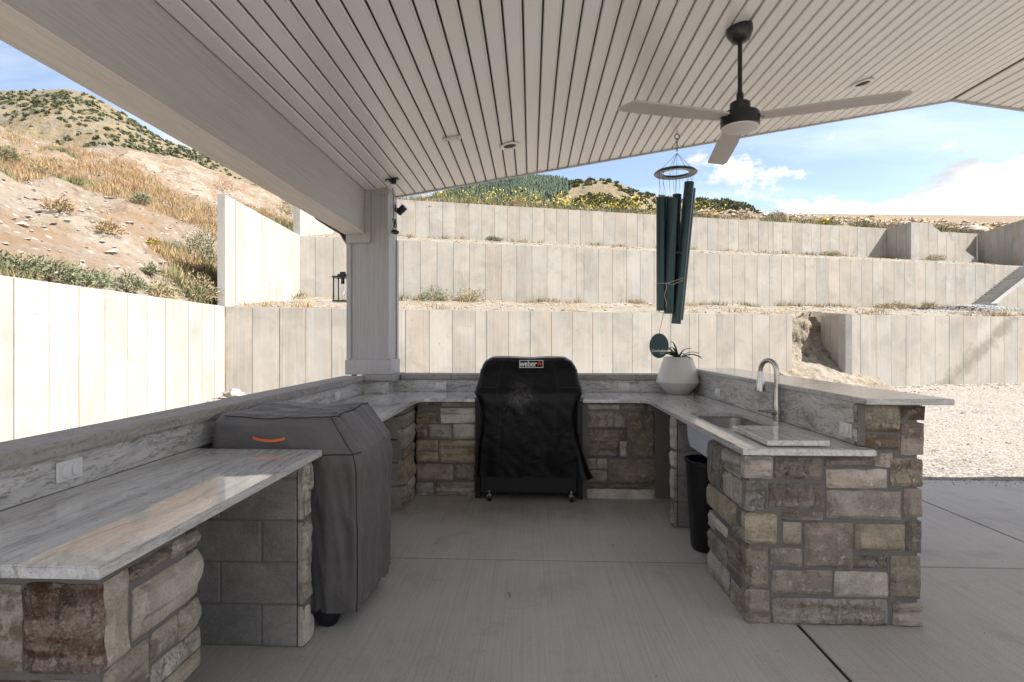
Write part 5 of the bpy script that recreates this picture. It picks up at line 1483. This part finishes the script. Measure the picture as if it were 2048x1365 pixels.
# plateau weeds and yellow flowers
TT, MI = [], []
gb, gb2, fl = [], [], []
for _ in range(1900):
    s = rng.uniform(0, 46); d = DU+.28+abs(rng.normal())*1.3
    u_ = PX+F*(OX+s*DX-d*DZ)/(OZ+s*DZ+d*DX)
    p = SD(s, d, t3z(s, d)-.03); q = rng.random()
    thin = .85 if u_ < 1430 else .40
    if rng.random() > thin: continue
    if q < .30: gb.append(p)
    elif q < .78: gb2.append(p)
    elif u_ < 1440 or rng.random() < .35: fl.append((p, 1.0 if u_ < 1440 else .8))
put(blades(gb, rng.uniform(.15, .40, len(gb)), .014, 16, .9, .16), 0); put(blades(gb2, rng.uniform(.15, .45, len(gb2)), .017, 18, .9, .18), 1)
fb = [p for p, _ in fl]
put(blades(fb, rng.uniform(.45, .95, len(fb)), .011, 6, .45, .12), 1)
LV, FL = [], []
for p, sc_2 in fl:
    H_ = rng.uniform(.35, .95)*sc_2
    k = rng.integers(12, 26)
    c = np.array(p)+np.stack([rng.normal(size=k)*.16, rng.normal(size=k)*.16, rng.uniform(.05, 1, k)*H_*.85], 1)
    e1 = rng.normal(size=(k, 3))*.038; e2 = rng.normal(size=(k, 3))*.038; LV.append(np.stack([c, c+e1, c+e2], 1))
    k = rng.integers(4, 11)
    c = np.array(p)+np.stack([rng.normal(size=k)*.17, rng.normal(size=k)*.17, rng.uniform(.55, 1.1, k)*H_], 1)
    for m_ in range(2):
        e1 = rng.normal(size=(k, 3))*.034; e2 = rng.normal(size=(k, 3))*.034; FL.append(np.stack([c, c+e1, c+e2], 1))
put(np.concatenate(LV), 1); put(np.concatenate(FL), 2)
tris_obj('plateau_wildflowers', TT, [M['drygrass'], M['greenweed'], M['flower']], 'yellow wildflowers and weeds along the top wall edge', 'wildflowers', mi=np.concatenate(MI))

# ---- individual bushes
def bush(p, w_, h_, label, group, mat, n=900, name='bush', leaf=.030, flowers=None):
    d = rng.normal(size=(n, 3)); d /= np.linalg.norm(d, axis=1)[:, None]; r_ = rng.uniform(.25, 1.0, (n, 1))**.5
    lump = 1+.28*np.sin(d[:, :1]*5+rng.uniform(0, 6))*np.cos(d[:, 1:2]*4+rng.uniform(0, 6))+rng.normal(size=(n, 1))*.10
    c = d*r_*lump; c[:, 2] = np.abs(c[:, 2])
    c *= np.array([w_/2, w_/2, h_]); c[:, 2] += .02
    dirn = c/np.maximum(np.linalg.norm(c, axis=1)[:, None], 1e-4)+rng.normal(size=(n, 3))*.55
    dirn /= np.linalg.norm(dirn, axis=1)[:, None]
    sd = np.cross(dirn, rng.normal(size=(n, 3))); sd /= np.linalg.norm(sd, axis=1)[:, None]
    L_ = leaf*rng.uniform(1.2, 3.0, (n, 1)); W_ = leaf*.34
    T = np.stack([c-sd*W_, c+sd*W_, c+dirn*L_], 1)
    t_ = thing(name, label, 'bush', p, group)
    numpy_mesh('foliage', T.reshape(-1, 3), np.arange(n*3).reshape(-1, 3), mat, 3).parent = t_
    k = 26; tw = rng.normal(size=(k, 3)); tw[:, 2] = np.abs(tw[:, 2])+.3; tw /= np.linalg.norm(tw, axis=1)[:, None]; tw *= np.array([w_*.42, w_*.42, h_*.85])
    sd = np.cross(tw, rng.normal(size=(k, 3))); sd /= np.linalg.norm(sd, axis=1)[:, None]; 
    T = np.stack([-sd*.012, sd*.012, tw], 1)
    numpy_mesh('twigs', T.reshape(-1, 3), np.arange(k*3).reshape(-1, 3), M['drybush'], 3).parent = t_
    if flowers:
        k = flowers; dd = rng.normal(size=(k, 3)); dd /= np.linalg.norm(dd, axis=1)[:, None]; dd[:, 2] = np.abs(dd[:, 2]); cc = dd*np.array([w_/2, w_/2, h_])*1.03
        T = np.stack([cc, cc+rng.normal(size=(k, 3))*.05, cc+rng.normal(size=(k, 3))*.05], 1)
        numpy_mesh('flowers', T.reshape(-1, 3), np.arange(k*3).reshape(-1, 3), M['flower'], 3).parent = t_
    return t_
HB = [(404, 530, 78, 72, 'sage', 'big green bush on the hillside beside the wing wall end', 1500), (392, 606, 92, 48, 'drybush', 'dry brown bush behind the left wall top near the corner', 1100),
      (22, 556, 105, 40, 'sage', 'grey-green bush behind the left wall at the left edge', 1000), (98, 568, 110, 42, 'sage', 'low green bush behind the left wall, second from left', 1000),
      (172, 580, 100, 36, 'sage', 'low green bush behind the left wall, third from left', 900), (252, 590, 90, 32, 'sage', 'low green bush behind the left wall, fourth from left', 800),
      (318, 600, 80, 30, 'drybush', 'dry low bush behind the left wall before the corner', 800),
      (12, 322, 46, 24, 'sage', 'sage bush high on the hillside at the left edge', 600), (78, 352, 56, 22, 'drybush', 'dry bush on the upper hillside near the left edge', 500),
      (282, 408, 38, 20, 'sage', 'small sage bush in the middle of the hillside', 500), (445, 385, 46, 24, 'rust', 'rusty bush near the hillside crest above the wing wall', 400),
      (300, 552, 34, 18, 'sage', 'small green bush low on the hillside', 400), (574, 432, 34, 40, 'greenweed', 'yellow-flowered bush beside the upper wing wall', 700),
      (120, 430, 60, 26, 'drygrass', 'pale straw bush on the left hillside', 600), (215, 470, 54, 24, 'drygrass', 'straw-coloured clump on the middle hillside', 500),
      (305, 495, 18, 12, 'greenweed', 'tiny yellow-flowered plant on the hillside', 200)]
for (u, y, wp, hp_, mt, lab, n) in HB:
    t, zc, p = hill_hit(u, y); k = zc/F
    bush(p, wp*k, hp_*k, lab, 'bushes on the left hillside', M[mt], n, leaf=.014*(zc/10)**.5+.02, flowers=(60 if 'yellow' in lab else None))
def sd_at(u, d): return s_of(u, d)
for (u, d, wp, hp_, lab, mt, fn_, grp) in [
    (868, 5.3, 74, 27, 'tumbleweed bush on the lower terrace, left of the pair', 'sage', t1z, 'bushes on the terraces'), (940, 5.4, 60, 25, 'tumbleweed bush on the lower terrace, right of the pair', 'drybush', t1z, 'bushes on the terraces'),
    (1790, 5.0, 60, 14, 'low dry bush at the right of the lower terrace', 'drybush', t1z, 'bushes on the terraces'), (1855, 4.9, 30, 14, 'small dry tuft bush near the grey gravel pile', 'drybush', t1z, 'bushes on the terraces'),
    (986, 10.2, 34, 8, 'tiny green bush at the foot of the top wall', 'sage', t2z, 'bushes on the terraces'), (1868, 8.6, 40, 12, 'dry bush under the sloping wing wall', 'drybush', t2z, 'bushes on the terraces'), (1660, 10.2, 44, 9, 'dry low bush at the foot of the top wall', 'drybush', t2z, 'bushes on the terraces'),
    (1040, 11.5, 46, 22, 'pale feathery bush among the wildflowers', 'drygrass', t3z, 'bushes on the plateau'), (1552, 11.6, 44, 20, 'round green bush above the top wall', 'sage', t3z, 'bushes on the plateau'), (1645, 11.4, 26, 10, 'small yellow-flowering bush above the top wall', 'greenweed', t3z, 'bushes on the plateau'),
    (1722, 11.4, 40, 14, 'green bush left of the return wall top', 'sage', t3z, 'bushes on the plateau'), (1885, 11.6, 50, 18, 'green bush left of the pale boulder', 'greenweed', t3z, 'bushes on the plateau'), (2010, 11.8, 60, 24, 'yellow-flowered bush right of the pale boulder', 'greenweed', t3z, 'bushes on the plateau')]:
    s = s_of(u, d); zc = OZ+s*DZ+d*DX; k = zc/F
    bush(SD(s, d, fn_(s, d)-.03), wp*k, hp_*k, lab, grp, M[mt], 900, leaf=.035, flowers=(90 if 'yellow' in lab else None))
s = s_of(2028, 11.6)
b = MB(); p = SD(s, 11.6, t3z(s, 11.6)-.05); q = SD(s, 11.6, 0)-SD(s-1, 11.6, 0)
b.tube([p, p+q*.35+Vector((0, 0, .45)), p+q*.8+Vector((0, 0, .85)), p+q*1.1+Vector((0, 0, 1.15))], [.03, .026, .02, .01], 6)
o = b.build('dead_branch', M['brown'], None, base=p); tag(o, 'dark bare branch sticking up above the top wall at right', 'branch')

# ---- rocks
def rock_tris(n, pos, size, flat=.6):
    O = np.array([[1, 0, 0], [-1, 0, 0], [0, 1, 0], [0, -1, 0], [0, 0, 1], [0, 0, -1]], float)
    Fc = np.array([[0, 2, 4], [2, 1, 4], [1, 3, 4], [3, 0, 4], [2, 0, 5], [1, 2, 5], [3, 1, 5], [0, 3, 5]])
    v = O[None]*rng.uniform(.55, 1.25, (n, 6, 1))+rng.normal(size=(n, 6, 3))*.16
    v[:, :, 2] *= flat
    a = rng.uniform(0, 2*np.pi, n); ca, sa = np.cos(a), np.sin(a)
    x = v[:, :, 0]*ca[:, None]-v[:, :, 1]*sa[:, None]; y = v[:, :, 0]*sa[:, None]+v[:, :, 1]*ca[:, None]
    v = np.stack([x, y, v[:, :, 2]], -1)*np.asarray(size)[:, None, None]+np.asarray(pos)[:, None, :]
    return v[:, Fc].reshape(-1, 3, 3)
pos, sz = [], []
while len(pos) < 9000:
    x = rng.uniform(2.0, 26); y = 6.2+rng.uniform(0, 1)**1.3*15
    xc = x*CT+y*ST; zc = -x*ST+y*CT; d = -(xc-OX)*DZ+(zc-OZ)*DX
    if d > -.05: continue
    pos.append((x, y, yard_z(x, y)+.003)); sz.append(rng.uniform(.006, .022)*(1 if rng.random() > .04 else 2.3)*(1+.8*math.exp(-(d/1.5)**2)))
tris_obj('loose_stones', rock_tris(len(pos), pos, sz), M['rock'], 'loose crushed stones over the gravel yard', 'gravel')
pos, sz = [], []
for _ in range(1600):
    s = rng.uniform(-.3, 42); d = rng.choice([.35, 3, 5.2])+rng.normal()*.5; 
    if not .3 < d < 5.7 or (sgap0-.1 < s < sgap1+.2 and d < 1.8): continue
    pos.append(tuple(SD(s, d, t1z(s, d)+.01))); sz.append(rng.uniform(.02, .07))
for _ in range(900):
    s = rng.uniform(0, 42); d = rng.uniform(6.3, 10.4); pos.append(tuple(SD(s, d, t2z(s, d)+.01))); sz.append(rng.uniform(.02, .07))
for _ in range(500):
    s = rng.uniform(-.2, 34); d = -.15-abs(rng.normal())*.5; p = SD(s, d); pos.append((p.x, p.y, yard_z(p.x, p.y)+.01)); sz.append(rng.uniform(.02, .075))
tris_obj('terrace_stones', rock_tris(len(pos), pos, sz), M['rock'], 'pale broken stones along the terraces and wall feet', 'stones')
pos, sz = [], []
for _ in range(800):
    u = rng.uniform(-60, 590); t = (u-PX)/F; zs = hill_start(t); zc = zs+.3+rng.uniform(0, 1)*(36-zs); pos.append(tuple(PW(t*zc, zc, hillz(t, zc)+.02))); sz.append(rng.uniform(.015, .055)*(1+zc*.03)*(1 if rng.random() > .05 else 1.9))
tris_obj('hillside_stones', rock_tris(len(pos), pos, sz), M['rock'], 'pale stones scattered over the left hillside', 'stones')
pos, sz = [], []
for _ in range(2200):
    s = rng.uniform(16, 50); d = DU+2.5+rng.uniform(0, 6); pos.append(tuple(SD(s, d, t3z(s, d)+.02))); sz.append(rng.uniform(.05, .22))
M['redrock'] = dirt_mat('reddish_rubble', (.36, .25, .18), (.52, .42, .34), (.28, .17, .12), 3.0)
tris_obj('plateau_rubble', rock_tris(len(pos), pos, sz, .8), M['redrock'], 'reddish rubble spread over the plateau above the walls', 'rubble')
pos, sz = [], []
sgp = s_of(1940, 3.4)
for _ in range(2600):
    s = sgp+rng.normal()*1.7; d = 3.4+rng.normal()*.6
    pos.append(tuple(SD(s, d, t1z(s, d)+.05*math.exp(-((s-sgp)/1.6)**2)))); sz.append(rng.uniform(.02, .05))
tris_obj('grey_gravel_pile', rock_tris(len(pos), pos, sz), M['greyrock'], 'low blue-grey crushed rock pile near the stair foot', 'gravel')

tw = MB(); p0 = onZ(1020, 1192, 0)
tw.tube([p0+Vector((0, .035, .004)), p0+Vector((-.012, .012, .010)), p0+Vector((.004, -.012, .006)), p0+Vector((-.004, -.03, .004))], .0022, 6)
o = tw.build('twig', M['drybush'], None, base=p0); tag(o, 'tiny curled dry twig on the open patio floor', 'twig')
pos, sz = [], []
for _ in range(420):
    x = rng.uniform(2.2, 10); y = 6.05-abs(rng.normal())*.10; pos.append((x, y, .003)); sz.append(rng.uniform(.004, .012))
for _ in range(140):
    pos.append((rng.uniform(-1, 6), rng.uniform(1.2, 6), .002)); sz.append(rng.uniform(.0015, .004))
tris_obj('spilled_grit', rock_tris(len(pos), pos, sz), M['rock'], 'grit and small stones spilled on the patio slab', 'grit')
def boulder(p, sx, sy, sz_, seed, label, mat=None, name='boulder', grp=None):
    n1, n2 = 22, 14; V = []
    for j in range(n2+1):
        for i in range(n1):
            th = math.pi*j/n2; ph = 2*math.pi*i/n1; d = Vector((math.sin(th)*math.cos(ph), math.sin(th)*math.sin(ph), math.cos(th)))
            r_ = 1+.30*mnoise.noise(d*1.3+Vector((seed, 0, 0)))+.16*mnoise.noise(d*3.5+Vector((seed, 4, 0)))+.07*mnoise.noise(d*9+Vector((seed, 4, 0)))
            V.append(Vector(p)+Vector((d.x*sx*r_, d.y*sy*r_, d.z*sz_*r_)))
    Fs = []
    for j in range(n2):
        for i in range(n1): i2 = (i+1) % n1; Fs.append((j*n1+i, (j+1)*n1+i, (j+1)*n1+i2, j*n1+i2))
    b = MB(); b.add(V, Fs); o = b.build(name, mat or M['rock'], None, base=p, auto=30); return tag(o, label, 'rock', grp)
s = s_of(1945, 12.0); p = SD(s, 12.0, t3z(s, 12.0)+.12); boulder(p, .95, .6, .36, 3, 'large pale boulder above the top wall at the right')
for (u, zc, r_, lab) in [(470, 12.2, .17, 'largest pale rock at the left wall corner'), (456, 12.4, .10, 'small orange-tinted rock left of the largest corner rock'), (484, 12.5, .07, 'smallest rock right of the largest corner rock')]:
    p = P(u, zc, z=0); p.z = yard_z(p.x, p.y)+r_*.55+.05; boulder(p, r_*1.1, r_*.8, r_*.75, u, lab, grp='rocks at the left wall corner')
